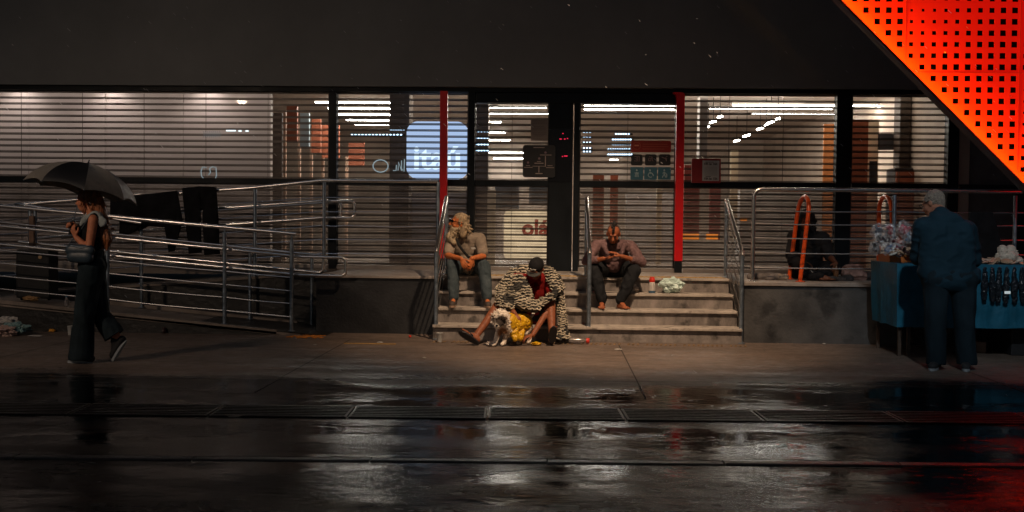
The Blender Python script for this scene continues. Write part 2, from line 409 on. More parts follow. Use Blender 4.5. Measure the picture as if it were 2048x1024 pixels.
# red portal posts
YR = YF-.16
b = MB(); b.box2(XP(878, YR), XP(893, YR), YR, YR+.1, W(885, 517, YR).z, ZT-.031); b.build('red_post', RED, B, bevel=.004)
b = MB(); b.box2(XP(879, YR), XP(892, YR), YR+.005, YR+.095, FLOOR, W(885, 517, YR).z-.001); b.build('post_base', FRAME, B)
xa, xb = XP(1350, YR), XP(1366, YR)
zt = ZT-.031
pts = [(xb, zt-.04), (xb-.01, zt-.012), (xb-.04, zt), (xa-.05, zt)]
for k in range(9):
    a = math.pi/2*k/8; pts.append((xa-.05+.05*math.sin(a), zt-.012-.06+.06*math.cos(a)))
zb = W(1357, 522, YR).z
pts += [(xa, zb), (xb, zb)]
b = MB(); b.prism([(p[0], YR, p[1]) for p in pts], (0, .1, 0)); b.build('red_post', RED, B)
b = MB(); b.box2(xa+.006, xb-.006, YR+.005, YR+.095, FLOOR, zb-.001); b.build('post_base', FRAME, B)

# ------------------------------------------------------------------ steps and walls
XS0, XS1 = XP(866, 11.7), XP(1489, 11.7)
RISE = .175
S = thing('entrance_steps', ((XS0+XS1)/2, 12.1, 0), 'stained concrete entrance steps with pale nosings between three steel handrails', 'steps')
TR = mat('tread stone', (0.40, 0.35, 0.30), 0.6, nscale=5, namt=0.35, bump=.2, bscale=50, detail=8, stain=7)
Yst = [11.7, 12.0, 12.3, 12.6]
for i in range(4):
    y1 = YF-.03 if i == 3 else Yst[i+1]+.001
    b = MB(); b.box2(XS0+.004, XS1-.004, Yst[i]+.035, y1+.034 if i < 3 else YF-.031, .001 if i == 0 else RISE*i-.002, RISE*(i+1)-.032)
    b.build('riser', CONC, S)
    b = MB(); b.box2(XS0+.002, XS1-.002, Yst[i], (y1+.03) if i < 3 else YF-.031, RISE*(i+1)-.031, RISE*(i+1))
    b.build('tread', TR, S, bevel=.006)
TACT = mat('yellow tactile strip', (0.42, 0.25, 0.06), 0.7, nscale=14, namt=0.5, bump=.4)
b = MB()
n = int((XS1-XS0-.1)/.05)
for i in range(n):
    if random.random() < .93:
        xx = XS0+.05+i*.05
        for yy in (12.72, 12.78, 12.84): b.lathe((xx, yy, FLOOR+.001), [(.017, 0), (.012, .006)], 6)
b.box2(XS0+.03, XS1-.03, 12.68, 12.9, FLOOR+.001, FLOOR+.003)
b.build('tactile_strip', TACT, S)
# row of studs on the pavement at the foot of the steps
b = MB(); n = int((XS1-XS0)/.052)
for i in range(n):
    xx = XS0+.03+i*.052
    if random.random() < .88: b.prism([(xx, 11.45, .001), (xx+.022, 11.45, .001), (xx+.044, 11.58, .001), (xx+.02, 11.58, .001)], (0, 0, .006))
b.build('tactile_paving', mat('worn tactile', (0.19, 0.12, 0.06), 0.7, nscale=10, namt=0.6), None, label='worn ribbed tactile strip on the pavement at the foot of the steps', cat='tactile strip')
# left and right retaining walls
XW0 = XP(632, 12.3)
t = thing('retaining_wall', ((XW0+XS0)/2, 12.3, 0), 'dark plastered wall under the left windows between the ramp and the steps', 'wall')
b = MB(); b.box2(XW0, XS0-.003, 12.33, YF-.031, 0, .67); b.build('wall_body', mat('near black plaster', (.020, .021, .023), .55, nscale=2.5, namt=.5, bump=.25, bscale=30, detail=8), t)
b = MB(); b.box2(XW0-.01, XS0-.002, 12.3, YF-.032, .671, .70); b.build('coping', COPE, t, bevel=.005)
t = thing('retaining_wall', (5, 11.85, 0), 'dark stained wall under the steel railing to the right of the steps', 'wall')
b = MB(); b.box2(XS1+.003, 12, 11.88, YF-.031, 0, .66); b.build('wall_body', CONC_D, t)
b = MB(); b.box2(XS1+.001, 12, 11.85, YF-.032, .661, .70); b.build('coping', COPE, t, bevel=.005)
# bench-like low pavement strip under the stall wall

# ------------------------------------------------------------------ ramp
XB = XP(604, 12.0)                      # foot of the ramp
XT = XP(-60, 12.0)                      # end of the lower flight
zT = .36
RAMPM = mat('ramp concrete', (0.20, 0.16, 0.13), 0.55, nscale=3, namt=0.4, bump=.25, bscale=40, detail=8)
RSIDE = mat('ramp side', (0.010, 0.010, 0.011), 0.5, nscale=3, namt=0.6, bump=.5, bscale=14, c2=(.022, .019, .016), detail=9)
def zlow(x): return max(0.0, zT*(XB-x)/(XB-XT))
XU1 = XP(640, 13.1)
def zup(x): return min(.70, zT+.02 + (.70-zT-.02)*(x-XT)/(XU1-XT))
t = thing('wheelchair_ramp', ((XB+XT)/2, 12.6, 0), 'switchback concrete ramp climbing past the left windows', 'ramp')
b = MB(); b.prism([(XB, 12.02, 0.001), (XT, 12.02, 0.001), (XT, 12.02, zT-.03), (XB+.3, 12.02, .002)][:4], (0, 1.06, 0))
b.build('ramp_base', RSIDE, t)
def slab(x0, z0, x1, z1, y0, y1, th_, name, m):
    b = MB(); b.prism([(x0, y0, z0), (x1, y0, z1), (x1, y0, z1-th_), (x0, y0, z0-th_)], (0, y1-y0, 0)); return b.build(name, m, t)
slab(XT, zT, XB-.02, .012, 12.0, 13.085, .03, 'ramp_surface', RAMPM)
slab(XT, zT+.05, XB-.3, .055, 12.0, 12.07, .055, 'ramp_kerb', RAMPM)
slab(XT, zT+.06, XB-.3, .065, 13.0, 13.08, .055, 'ramp_kerb', RAMPM)
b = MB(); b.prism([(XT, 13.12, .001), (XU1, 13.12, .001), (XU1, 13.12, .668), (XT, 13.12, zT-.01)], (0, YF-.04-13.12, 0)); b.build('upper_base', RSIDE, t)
slab(XT, zT+.02, XU1, .70, 13.1, YF-.035, .03, 'upper_surface', RAMPM)
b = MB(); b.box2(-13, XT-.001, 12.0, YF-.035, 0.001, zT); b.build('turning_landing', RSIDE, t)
# ------------------------------------------------------------------ railings
def arc(c, r, a0, a1, ax, ay, n=6):
    return [Vector(c) + Vector(ax)*r*math.cos(a0+(a1-a0)*k/n) + Vector(ay)*r*math.sin(a0+(a1-a0)*k/n) for k in range(n+1)]
def flange(b, x, y, z): b.lathe((x, y, z), [(.045, 0), (.045, .008), (.026, .014)], 12)
TH = 'ramp railing parts'
# lower flight, street side guard
r_ = thing('ramp_railing', (XP(300, 12.05), 12.05, 0), 'long steel guard railing on the street side of the lower ramp, behind the walking woman', 'railing')
def rl_(px0, py0, px1, py1, Y, rad, par, m=STEEL, name='rail', sag=0, seg=8):
    p, q = W(px0, py0, Y), W(px1, py1, Y); n = 9
    pts = [p.lerp(q, k/n) for k in range(n+1)]
    for k, v in enumerate(pts): v.z -= sag*4*(k/n)*(1-k/n)
    b = MB(); b.tube(pts, rad, seg); return b.build(name, m, par, smooth='auto')
rl_(-300, 383, 592, 468, 12.05, .023, r_, name='handrail', seg=12)
for (ya, yb) in ((444, 505), (500, 555), (526, 582), (552, 607), (577, 634)):
    xs_ = (-300, -60, 215, 449, 583)
    for i in range(4):
        f0 = (xs_[i])/583; f1 = xs_[i+1]/583
        rl_(xs_[i], ya+(yb-ya)*f0, xs_[i+1], ya+(yb-ya)*f1, 12.05, .0075, r_, name='cable', sag=random.uniform(0, .012))
for px in (-60, 215, 449, 583):
    x = XP(px, 12.05, 600); zt_ = W(px, 412+56*px/590, 12.05).z
    b = MB(); b.tube([(x, 12.05, zlow(x)+.012), (x, 12.05, zt_-.07)], .024, 12); flange(b, x, 12.05, zlow(x)+.03); b.tube([(x, 12.05, zt_-.08), (x, 12.05, zt_)], .010, 8)
    b.build('post', STEEL_D, r_, smooth='auto')
def pair(px_end, Y, x_left, fz, label, hs=(.92, .70), name='ramp_handrail', posts=(), ztop=None, uleft=False):
    xe_ = XP(px_end, Y)
    t = thing(name, (xe_, Y, 0), label, 'handrail')
    rr = .075; rad = .019
    z0, z1 = fz(xe_)+hs[0], fz(xe_)+hs[1]
    mid = (z0+z1)/2; h = (z0-z1)/2; rc = min(.06, h*.9)
    kn = (XB-.05) if px_end < 700 and Y < 13.1 else XU1
    P = []
    X_ = lambda x, dz: Vector((x, Y, fz(x)+dz))
    n = 8
    for k in range(n+1):
        x = x_left + (min(kn, xe_-rc) - x_left)*k/n; P.append(X_(x, hs[0]))
    P += arc((xe_-rc, Y, z0-rc), rc, math.pi/2, 0, (1, 0, 0), (0, 0, 1), 5)
    P += arc((xe_-rc, Y, z1+rc), rc, 0, -math.pi/2, (1, 0, 0), (0, 0, 1), 5)
    for k in range(n+1):
        x = min(kn, xe_-rc) + (x_left - min(kn, xe_-rc))*k/n; P.append(X_(x, hs[1]))
    b = MB(); b.tube(P, rad, 12); b.build('handrail', STEEL, t, smooth='auto')
    for x in posts:
        b = MB(); b.tube([(x, Y+.04, fz(x)+.01), (x, Y+.04, fz(x)+hs[0]-.05)], .02, 10)
        b.tube([(x, Y+.04, fz(x)+hs[0]-.06), (x, Y, fz(x)+hs[0]-.01)], .008, 6); b.tube([(x, Y+.04, fz(x)+hs[1]-.06), (x, Y, fz(x)+hs[1]-.01)], .008, 6)
        flange(b, x, Y+.04, fz(x)+.01); b.build('post', STEEL_D, t, smooth='auto')
    return t
pair(692, 12.17, XT+.1, zlow, 'double steel handrail with the nearest rounded end at the foot of the ramp')
pair(647, 12.93, XT+.1, zlow, 'double steel handrail on the wall side of the lower ramp, ending left of the nearest',
     posts=[XP(q, 12.97) for q in (624, 500, 283)])
pair(709, 13.25, XT+.15, zup, 'double steel handrail with the larger rounded end in front of the windows', posts=[XP(510, 13.29)])
pair(682, 13.98, XT+.15, zup, 'double steel handrail against the shutters, its rounded end just behind the larger one')
# upper guard
r_ = thing('ramp_railing', (XP(600, 13.15), 13.15, .6), 'upper steel guard railing that holds the hanging clothes and ends at the left red post', 'railing')
Yg = 13.14
xq = [XT+.1, XP(0, Yg), XP(215, Yg), XP(420, Yg), XP(510, Yg), XP(645, Yg), XP(690, Yg), XP(876, Yg)]
gz = lambda x: zup(x)+1.15+ (.03 if x > XU1-.1 else 0)
b = MB(); b.tube([(x, Yg, gz(x)) for x in xq], .024, 12); b.build('handrail', STEEL, r_, smooth='auto')
for k, hh in enumerate((.96, .78, .60, .42, .24)):
    for i in range(len(xq)-1):
        b = MB(); xm = (xq[i]+xq[i+1])/2
        b.tube([(xq[i], Yg, zup(xq[i])+hh), (xm, Yg, zup(xm)+hh-.006*(k % 3)), (xq[i+1], Yg, zup(xq[i+1])+hh)], .007, 6); b.build('cable', STEEL, r_, smooth='auto')
for x in [XP(q, Yg) for q in (60, 282, 510, 648, 876)]:
    b = MB(); b.tube([(x, Yg, zup(x)+.005), (x, Yg, gz(x)-.01)], .022, 10); flange(b, x, Yg, zup(x)+.005); b.build('post', STEEL_D, r_, smooth='auto')
# inner guard with the hairpin at the top left
r_ = thing('ramp_railing', (XP(60, 13.0), 13.0, .4), 'inner steel guard rail with a tight hairpin bend behind the umbrella', 'railing')
zz = W(40, 408, 13.05).z; xh = XP(40, 13.05)
pts = [(XP(283, 12.93), 12.93, W(283, 446, 12.93).z), (xh+.15, 12.93, zz-.02)] + arc((xh+.05, 13.0, zz), .07, -math.pi/2, -math.pi*1.5, (1, 0, 0), (0, 1, 0), 6) + [(XP(283, 13.08), 13.08, zz+.14)]
b = MB(); b.tube(pts, .021, 10); b.build('handrail', STEEL, r_, smooth='auto')
x = XP(75, 13); b = MB(); b.tube([(x, 12.94, zlow(x)), (x, 12.94, zz-.02)], .02, 10); b.build('post', STEEL_D, r_, smooth='auto')

# stair handrails
def stair_rail(pxf, label):
    xf = XP(pxf, 11.76, 600)
    t = thing('stair_handrail', (xf, 11.76, 0), label, 'handrail')
    A = Vector((xf, 11.76, 1.04)); C_ = Vector((xf, 12.86, 1.67))
    b = MB(); b.tube([(xf, 11.76, .003), (xf, 11.76, 1.02)], .024, 12); flange(b, xf, 11.76, .003); b.build('post', STEEL_D, t, smooth='auto')
    b = MB(); b.tube([(xf, 12.86, FLOOR), (xf, 12.86, 1.65)], .022, 12); flange(b, xf, 12.86, FLOOR); b.build('post', STEEL_D, t, smooth='auto')
    b = MB(); b.tube([A+Vector((0, -.02, -.03)), A, A+Vector((0, .03, .02)), A.lerp(C_, .5), C_, C_+Vector((0, .03, -.01))], .025, 12); b.build('rail', STEEL, t, smooth='auto')
    for k, dz in enumerate((.14, .29, .44, .59, .74)):
        b = MB(); q = C_-Vector((0, 0, dz*1.14)); p = A-Vector((0, 0, dz*1.14)); b.tube([p, q], .0085, 8); b.build('bar', STEEL, t, smooth='auto')
stair_rail(872, 'left steel stair handrail with slanting bars, beside the bearded man')
stair_rail(1178, 'middle steel stair handrail in front of the man with the mohawk')
stair_rail(1483, 'right steel stair handrail with slanting bars, beside the dark wall')
# right platform railing
Yr = 12.0
t = thing('platform_railing', (XP(1505, Yr), Yr, .70), 'steel platform railing with five sagging cables to the right of the steps', 'railing')
p0 = W(1505, 540, Yr); ptop = W(1520, 378.5, Yr); zr = ptop.z
x0 = p0.x
pts = [(x0, Yr, FLOOR), (x0, Yr, zr-.09)] + arc((x0+.09, Yr, zr-.09), .09, math.pi, math.pi/2, (1, 0, 0), (0, 0, 1), 6) + [(3, Yr, zr), (4, Yr, zr), (5.2, Yr, zr), (7.5, Yr, zr)]
b = MB(); b.tube(pts, .024, 12); flange(b, x0, Yr, FLOOR); b.build('handrail', STEEL, t, smooth='auto')
for py in (420.5, 446.5, 475, 504, 534.5):
    z = W(1505, py, Yr).z
    for xa_, xb_ in ((x0, XP(1788, Yr)), (XP(1788, Yr), XP(2030, Yr)), (XP(2030, Yr), 7.4)):
        s = random.uniform(.0, .015)
        b = MB(); b.tube([(xa_+(xb_-xa_)*k/8, Yr, z - s*4*(k/8)*(1-k/8)) for k in range(9)], .0075, 8); b.build('cable', STEEL, t, smooth='auto')
for px in (1788, 2030):
    x = XP(px, Yr); b = MB(); b.tube([(x, Yr, FLOOR), (x, Yr, zr-.05)], .022, 12); flange(b, x, Yr, FLOOR); b.build('post', STEEL_D, t, smooth='auto')
# orange hoops
ORG_M = mat('orange tube', (0.75, 0.085, 0.01), 0.28, nscale=8, namt=.15, emit=(1, .08, .005), es=.0)
def hoop(pf, pbk, topf, label):
    Yf_, Yb_ = 12.12, 12.62
    A = W(pf[0], pf[1], Yf_); A.z = FLOOR; C_ = W(pbk[0], pbk[1], Yb_); C_.z = FLOOR
    T_ = W(topf[0], topf[1], Yf_); Tb = T_ + Vector((0, Yb_-Yf_, 0)); Tb.x = XP(topf[2], Yb_)
    pts = [A, A.lerp(T_, .8)]
    for k in range(1, 12):
        a = math.pi*k/12; m = A.lerp(T_, .8).lerp(C_.lerp(Tb, .8), (1-math.cos(a))/2); m = m + (T_-A)*.2*math.sin(a); pts.append(m)
    pts += [C_.lerp(Tb, .8), C_]
    b = MB(); b.tube(pts, .025, 14)
    for q in (A, C_): b.lathe(q+Vector((0, 0, .001)), [(.055, 0), (.055, .006), (.03, .01)], 12)
    b.build('tube_hoop', ORG_M, None, smooth='auto', label=label, cat='hoop', group='orange tube hoops behind the railing')
hoop((1600, 560), (1578, 555), (1621, 392, 1598), 'leaning orange tube hoop in front of the seated dark figure')
hoop((1787, 560), (1757, 555), (1783, 392, 1757), 'orange tube hoop rising behind the plastic wrapped goods on the stall')
# ------------------------------------------------------------------ lamps
def lamp_obj(name, kind, loc, energy, color, parent=None, **kw):
    d = bpy.data.lights.new(name, kind); d.energy = energy; d.color = color
    for k, v in kw.items(): setattr(d, k, v)
    o = bpy.data.objects.new(name, d); o.location = Vector(loc) - (ORG[parent.name] if parent else Vector((0, 0, 0))); col.objects.link(o)
    if parent: o.parent = parent
    return o
def aim(o, target, world_loc):
    d = (Vector(target) - Vector(world_loc)).normalized(); o.rotation_euler = d.to_track_quat('-Z', 'Y').to_euler()
POLE = mat('pole paint', (.05, .05, .05), .5)
def street_lamp(x, y0, reach, z, energy, color, target, size, label, rad=.12):
    t = thing('street_lamp', (x, y0, -.04), label, 'street lamp')
    b = MB(); b.tube([(x, y0, -.04), (x, y0, z-.8), (x, y0+.3, z-.2), (x, y0+1.0, z+.1), (x, y0+reach, z+.12)], [.09, .07, .06, .05, .035], 12)
    b.build('pole', POLE, t, smooth='auto')
    b = MB(); b.box((x, y0+reach+.2, z+.1), (.3, .7, .12)); b.build('lamp_head', POLE, t, bevel=.03)
    b = MB(); b.box((x, y0+reach+.2, z+.03), (.24, .55, .02)); b.build('lamp_glass', em('lamp glass', color, 1.5), t)
    L = (x, y0+reach+.2, z-.02)
    o = lamp_obj('lamp_light', 'SPOT', L, energy, color, t, spot_size=size, spot_blend=1.0, shadow_soft_size=rad)
    aim(o, target, L); return t
WARM = (1.0, .70, .46)
street_lamp(1.2, -2.5, 10.1, 6.4, 2700, WARM, (.45, 12.0, .2), R(54), 'street lamp whose warm light falls on the entrance steps')
street_lamp(-7.5, -1.5, 5.2, 4.3, 580, (1.0, .74, .54), (-5.2, 11.0, .8), R(80), 'unseen lamp added at the left to light the walking woman')  # unseen added lamp, set low so its light reaches under the umbrella
street_lamp(2.5, -1.5, 5.6, 5.4, 800, (.84, .94, 1.0), (4.35, 11.0, .75), R(32), 'unseen cool lamp added to light the stall')  # unseen added lamp, placed to light the left side of the stall cloth

# ------------------------------------------------------------------ inside the shop
TUBE = em('tube light', (1.0, .90, .78), 75)
def ceil_light(x0, x1, y, z, label='long white tube light under the shop ceiling'):
    t = thing('ceiling_light', ((x0+x1)/2, y, z), label, 'ceiling light', 'tube lights under the shop ceiling')
    b = MB(); b.box2(x0, x1, y-.02, y+.02, z, z+.012); b.build('diffuser', TUBE, t)
    b = MB(); b.box2(x0-.01, x1+.01, y-.03, y+.03, z+.013, z+.05); b.build('housing', mat('lamp housing', (.5, .48, .45), .5), t)
TL_ = (['%s tube light counted from the top in the window left of the brown pillar' % q for q in ('first', 'second', 'third', 'fourth', 'fifth', 'sixth')] + ['%s tube light counted from the top above the glass door left of the door pillar' % q for q in ('first', 'second', 'third', 'fourth', 'fifth', 'sixth')] + ['%s long tube light in the door window right of the door pillar' % q for q in ('upper', 'middle', 'lower')] + ['%s long tube light in the window left of the wide right mullion' % q for q in ('upper', 'middle', 'lower')] + ['upper tube light just left of the black direction board', 'lower tube light just left of the black direction board', 'tiny tube light left of the black tile signs'])
def zc(py, Y): return W(1024, py, Y).z
for i, (py, Y, a_, c_) in enumerate(((206, 17.2, 630, 780), (218, 18.2, 655, 778), (230, 19.3, 672, 778), (241, 20.5, 692, 776), (250, 21.8, 708, 776), (262, 23.6, 735, 776),
      (207, 17.2, 988, 1094), (216, 18.2, 975, 1090), (227.5, 19.3, 975, 1099), (245, 20.8, 976, 1000), (266, 23.8, 976, 1008), (281, 25.6, 976, 1018),
      (213, 17.6, 1166, 1350), (220, 18.6, 1166, 1355), (228, 19.4, 1166, 1230),
      (212, 17.6, 1462, 1766), (218, 18.5, 1415, 1660), (230, 19.6, 1500, 1722), (306, 26.0, 976, 1046), (318, 26.4, 986, 1046), (320, 26.4, 1218, 1234))):
    Z = W((a_+c_)/2, py, Y).z
    ceil_light(XP(a_, Y), XP(c_, Y), Y, min(Z, 3.5), TL_[i])
# two rows of short lamps running into the depth
for i, (px, py, Y, w) in enumerate(((1441, 233, 17.5, 9), (1427, 243, 18.3, 13), (1417, 253, 19.2, 5), (1557, 237, 17.2, 9), (1543, 244, 17.8, 14), (1533, 250, 18.4, 6), (1521, 257, 19.0, 13), (1494, 271, 20.2, 14), (1474, 281, 21.4, 12))):
    p = W(px, py, Y); t = thing('spot_bar', tuple(p), 'short slanting lamp, %s in the %s broken row' % (('first from the top', 'second from the top', 'third from the top', 'first from the top', 'second from the top', 'third from the top', 'fourth from the top', 'fifth from the top', 'lowest')[i], 'left' if i < 3 else 'right'), 'ceiling light', 'short slanting lamps in the right window')
    b = MB(); b.tube([p+Vector((-w*Y/4100, 0, -w*.0016)), p+Vector((w*Y/4100, .1, w*.0016))], .016, 8); b.build('diffuser', TUBE, t, smooth='auto')
    b = MB(); b.tube([p+Vector((0, .03, .03)), p+Vector((0, .03, max(.05, 3.62-p.z)))], .006, 6); b.build('hanger', FRAME, t)
# area lights of the ceiling
for x, y, e in ((-2.8, 18, 60), (.3, 18, 110), (3.0, 18, 95), (0, 23, 70), (5.2, 17, 40)):
    o = lamp_obj('ceiling_panel_light', 'AREA', (x, y, 3.45), e, (1.0, .80, .60), B, shape='RECTANGLE', size=2.5, size_y=2.5)
# downlights washing the partition
for px, od in ((-150, 'outermost left'), (22, 'second from the left'), (205, 'above the umbrella'), (402, 'above the hanging trousers')):
    x = XP(px, 14.95)
    t = thing('downlight', (x, 14.95, 3.5), 'small ceiling downlight over the pale partition, the one %s' % od, 'ceiling light', 'downlights over the pale partition')
    b = MB(); b.lathe((x, 14.95, 3.5), [(.05, 0), (.06, .02), (.06, .12)], 14); b.build('housing', mat('lamp housing'), t)
    b = MB(); b.lathe((x, 14.95, 3.494), [(.04, 0), (.04, .004)], 14); b.build('diffuser', TUBE, t)
    L = (x, 15.02, 3.48); o = lamp_obj('downlight_beam', 'SPOT', L, 17, (1.0, .84, .76), t, spot_size=R(115), spot_blend=.8, shadow_soft_size=.04)
    aim(o, (x, 15.3, 2.2), L)
o = lamp_obj('cove_light', 'AREA', (XP(150, 14.8), 14.75, 3.5), 24, (1.0, .82, .72), B, shape='RECTANGLE', size=9, size_y=.2)
aim(o, (XP(150, 14.8), 15.3, 1.2), (XP(150, 14.8), 14.75, 3.5))

def panel(name, px0, px1, py0, py1, Y, m, label, cat, th_=.05, group=None, kind=None):
    p = W(px0, py0, Y); q = W(px1, py1, Y)
    b = MB(); b.box2(p.x, q.x, Y, Y+th_, q.z, p.z); return b.build(name, m, None, label=label, cat=cat, group=group, kind=kind, bevel=.004)
ORW = mat('orange wall', (.36, .105, .05), .6, nscale=2, namt=.15)
ORW2 = mat('orange banner', (.36, .13, .035), .6)
BRN = mat('brown pillar', (.10, .075, .06), .7, nscale=3, namt=.2)
BLP = mat('pale blue panel', (.25, .33, .38), .6)
CRM = mat('cream board', (.62, .52, .38), .6, nscale=3, namt=.08)
GRP = mat('grey board', (.30, .28, .27), .7, nscale=3, namt=.15)
DKP = mat('dark board', (.05, .05, .055), .6, nscale=4, namt=.4)
# receding row of display fins behind the left mullion
for px0, px1, py0, py1, Y, m, nm, lb in (
    (538, 563, 226, 560, 15.9, BRN, 'display_fin', 'dark brown display fin at the end of the pale partition'),
    (573, 594, 212, 283, 16.6, ORW, 'display_board', 'tall orange display board, leftmost of the boards left of the first mullion'),
    (600, 618, 226, 294, 17.2, BLP, 'display_board', 'pale blue display board between two orange boards'),
    (623, 641, 238, 306, 17.8, ORW, 'display_board', 'orange display board just right of the pale blue one'),
    (644, 678, 250, 316, 18.5, ORW, 'display_board', 'orange display board partly hidden by the first window mullion'),
    (697, 728, 286, 332, 20.5, ORW, 'display_board', 'smallest orange display board, right of the first window mullion')):
    panel(nm, px0, px1, py0, py1, Y, m, lb, 'display board', th_=.08)
for i, px in enumerate((566, 595, 619, 642, 690)):
    Y = 17+.6*i; b = MB(); b.box2(XP(px, Y), XP(px+5, Y), Y, Y+.06, FLOOR, 3.2-.15*i); b.build('display_post', mat('post beige', (.45, .3, .22), .5), None, label='%s thin pale post from the left beside the display boards' % ('first', 'second', 'third', 'fourth', 'fifth')[i], cat='post', group='thin posts beside the display boards')
panel('pillar', 780, 816, 150, 560, 16.6, BRN, 'dark brown pillar to the left of the glowing blue sign', 'pillar', .5)
panel('pillar', 950, 974, 150, 560, 16.8, BRN, 'brown pillar inside, just right of the mullion beside the blue sign', 'pillar', .3)
panel('pillar', 1401, 1414, 150, 345, 16.8, GRP, 'narrow grey pillar above the red notice box', 'pillar', .3)
panel('pillar', 1803, 1819, 150, 372, 16.0, BRN, 'dark pillar inside the rightmost window', 'pillar', .3)
panel('counter', 816, 935, 385, 560, 17.0, GRP, 'grey counter low inside the window below the blue sign', 'counter', .5)
panel('wall_banner', 1648, 1690, 248, 700, 17.5, ORW2, 'tall yellow orange banner left of the wide right mullion', 'banner', .04)
panel('wall_banner', 1700, 1731, 240, 560, 16.0, ORW, 'tall brick orange banner right of the wide right mullion', 'banner', .04)
panel('display_board', 1731, 1752, 240, 560, 16.3, CRM, 'tall cream board beside the brick orange banner', 'display board', .04)
panel('wall_picture', 1755, 1788, 268, 300, 16.3, DKP, 'dark square picture on the wall inside the rightmost window', 'picture', .04)
panel('wall_picture', 1843, 1895, 262, 306, 17, mat('red brown board', (.22, .08, .06), .7), 'reddish brown picture at the right end of the rightmost window', 'picture', .04)
panel('screen', 1740, 1754, 322, 366, 15.8, DKP, 'narrow dark screen low inside the rightmost window', 'screen', .04)
panel('cabinet', 1790, 1898, 336, 560, 15.9, DKP, 'dark cabinet low inside the rightmost window', 'cabinet', .4)
panel('display_board', 1793, 1826, 342, 480, 15.7, ORW, 'orange board in front of the dark cabinet', 'display board', .04)
panel('display_board', 1186, 1206, 350, 550, 17.0, ORW, 'narrow orange strip board behind the mohawk man, left one', 'display board', .04)
panel('display_board', 1221, 1234, 350, 550, 17.2, ORW, 'narrow orange strip board behind the mohawk man, right one', 'display board', .04)
panel('display_board', 1314, 1322, 350, 540, 17.2, CRM, 'thin cream strip board left of the right red post', 'display board', .04)
panel('counter', 1255, 1345, 385, 560, 18.0, GRP, 'grey counter behind the door under the blue tiles', 'counter', .4)
panel('display_board', 1369, 1398, 330, 480, 17.0, mat('dull red board', (.3, .06, .05), .6), 'dull red board right of the right red post', 'display board', .04)
panel('display_board', 1420, 1440, 345, 480, 17.2, mat('dull red board'), 'dull red board below the red notice box', 'display board', .04)
panel('display_board', 1462, 1474, 300, 480, 17.2, CRM, 'thin cream strip board between the notice box and the railing', 'display board', .04)
panel('counter', 1480, 1640, 380, 640, 17.5, GRP, 'long grey counter inside behind the seated dark figure', 'counter', .4)
ORL = em('orange lamp', (1, .25, .02), 1.2)
for px0, px1, lb in ((1366, 1398, 'left'), (1413, 1436, 'right')):
    panel('lit_shelf', px0, px1, 467, 479, 16.4, ORL, 'small glowing orange shelf light, %s one of the pair beyond the right red post' % lb, 'shelf light', .05)
panel('lit_shelf', 1482, 1494, 436, 442, 16.4, ORL, 'tiny glowing orange light beside the platform railing', 'shelf light', .05)
# poster wall behind the glass door
panel('display_board', 975, 990, 380, 540, 16.4, CRM, 'narrow cream board at the left edge of the glass door', 'display board', .04)
panel('poster', 990, 1038, 372, 418, 16.6, mat('blue grey poster', (.13, .16, .20), .6, nscale=8, namt=.5), 'blue grey poster above the cream sign, left one', 'poster', .03)
panel('poster', 1058, 1094, 372, 410, 16.6, mat('blue grey poster'), 'blue grey poster above the cream sign, right one', 'poster', .03)

def rounded(x0, x1, z0, z1, y, r, th_, n=6, sq=0):
    pts = []
    for cx, cz, a0 in ((x1-r, z1-r, 0), (x0+r, z1-r, 90), (x0+r, z0+r, 180), (x1-r, z0+r, 270)):
        for k in range(n+1):
            a = R(a0+90*k/n); pts.append([cx+r*math.cos(a), y, cz+r*math.sin(a)])
    mx_, mz = (x0+x1)/2, (z0+z1)/2
    if sq:
        for p in pts:
            u = (p[0]-mx_)/((x1-x0)/2); v = (p[2]-mz)/((z1-z0)/2)
            p[2] += sq*(1-u*u)*(1 if v > 0 else -1); p[0] += sq*.6*(1-v*v)*(1 if u > 0 else -1)
    b = MB(); b.prism(pts, (0, th_, 0)); return b
def text(s, x, y, z, size, m, parent, name='lettering', bold=0.0, ex=.004, align='CENTER', mirror=False):
    cu = bpy.data.curves.new('t', 'FONT'); cu.body = s; cu.size = size; cu.align_x = align; cu.align_y = 'CENTER'; cu.extrude = ex; cu.offset = bold
    cu.resolution_u = 3
    to = bpy.data.objects.new('t', cu); col.objects.link(to); bpy.context.view_layer.update()
    me = bpy.data.meshes.new_from_object(to.evaluated_get(bpy.context.evaluated_depsgraph_get())); bpy.data.objects.remove(to)
    M = Matrix(((-1 if mirror else 1, 0, 0, 0), (0, 0, -1, 0), (0, 1, 0, 0), (0, 0, 0, 1)))
    me.transform(M); L = ORG[parent.name]
    me.transform(Matrix.Translation(Vector((x, y, z)) - L)); me.materials.clear(); me.materials.append(m); me.name = name
    if mirror: me.flip_normals()
    o = bpy.data.objects.new(name, me); col.objects.link(o); o.parent = parent; ORG[o.name] = L; return o
def signbox(name, px0, px1, py0, py1, Y, r, th_, m, label, cat, sq=0, group=None):
    p = W(px0, py0, Y); q = W(px1, py1, Y)
    t = thing(name, ((p.x+q.x)/2, Y, q.z), label, cat, group)
    rounded(p.x, q.x, q.z, p.z, Y, r, th_, sq=sq).build('board', m, t); return t, p, q
# blue glowing sign
Y = 15.6
t, p, q = signbox('glowing_sign', 815, 934, 245, 356, Y, .14, .08, em('blue sign glow', (.44, .56, .80), 1.1), 'glowing pale blue sign with soft rounded corners behind the left red post', 'sign', sq=.035)
text('itaú', (p.x+q.x)/2+.0, Y-.006, q.z+.29, .50, em('sign letters', (.70, .84, 1.0), 1.5), t, bold=.012)
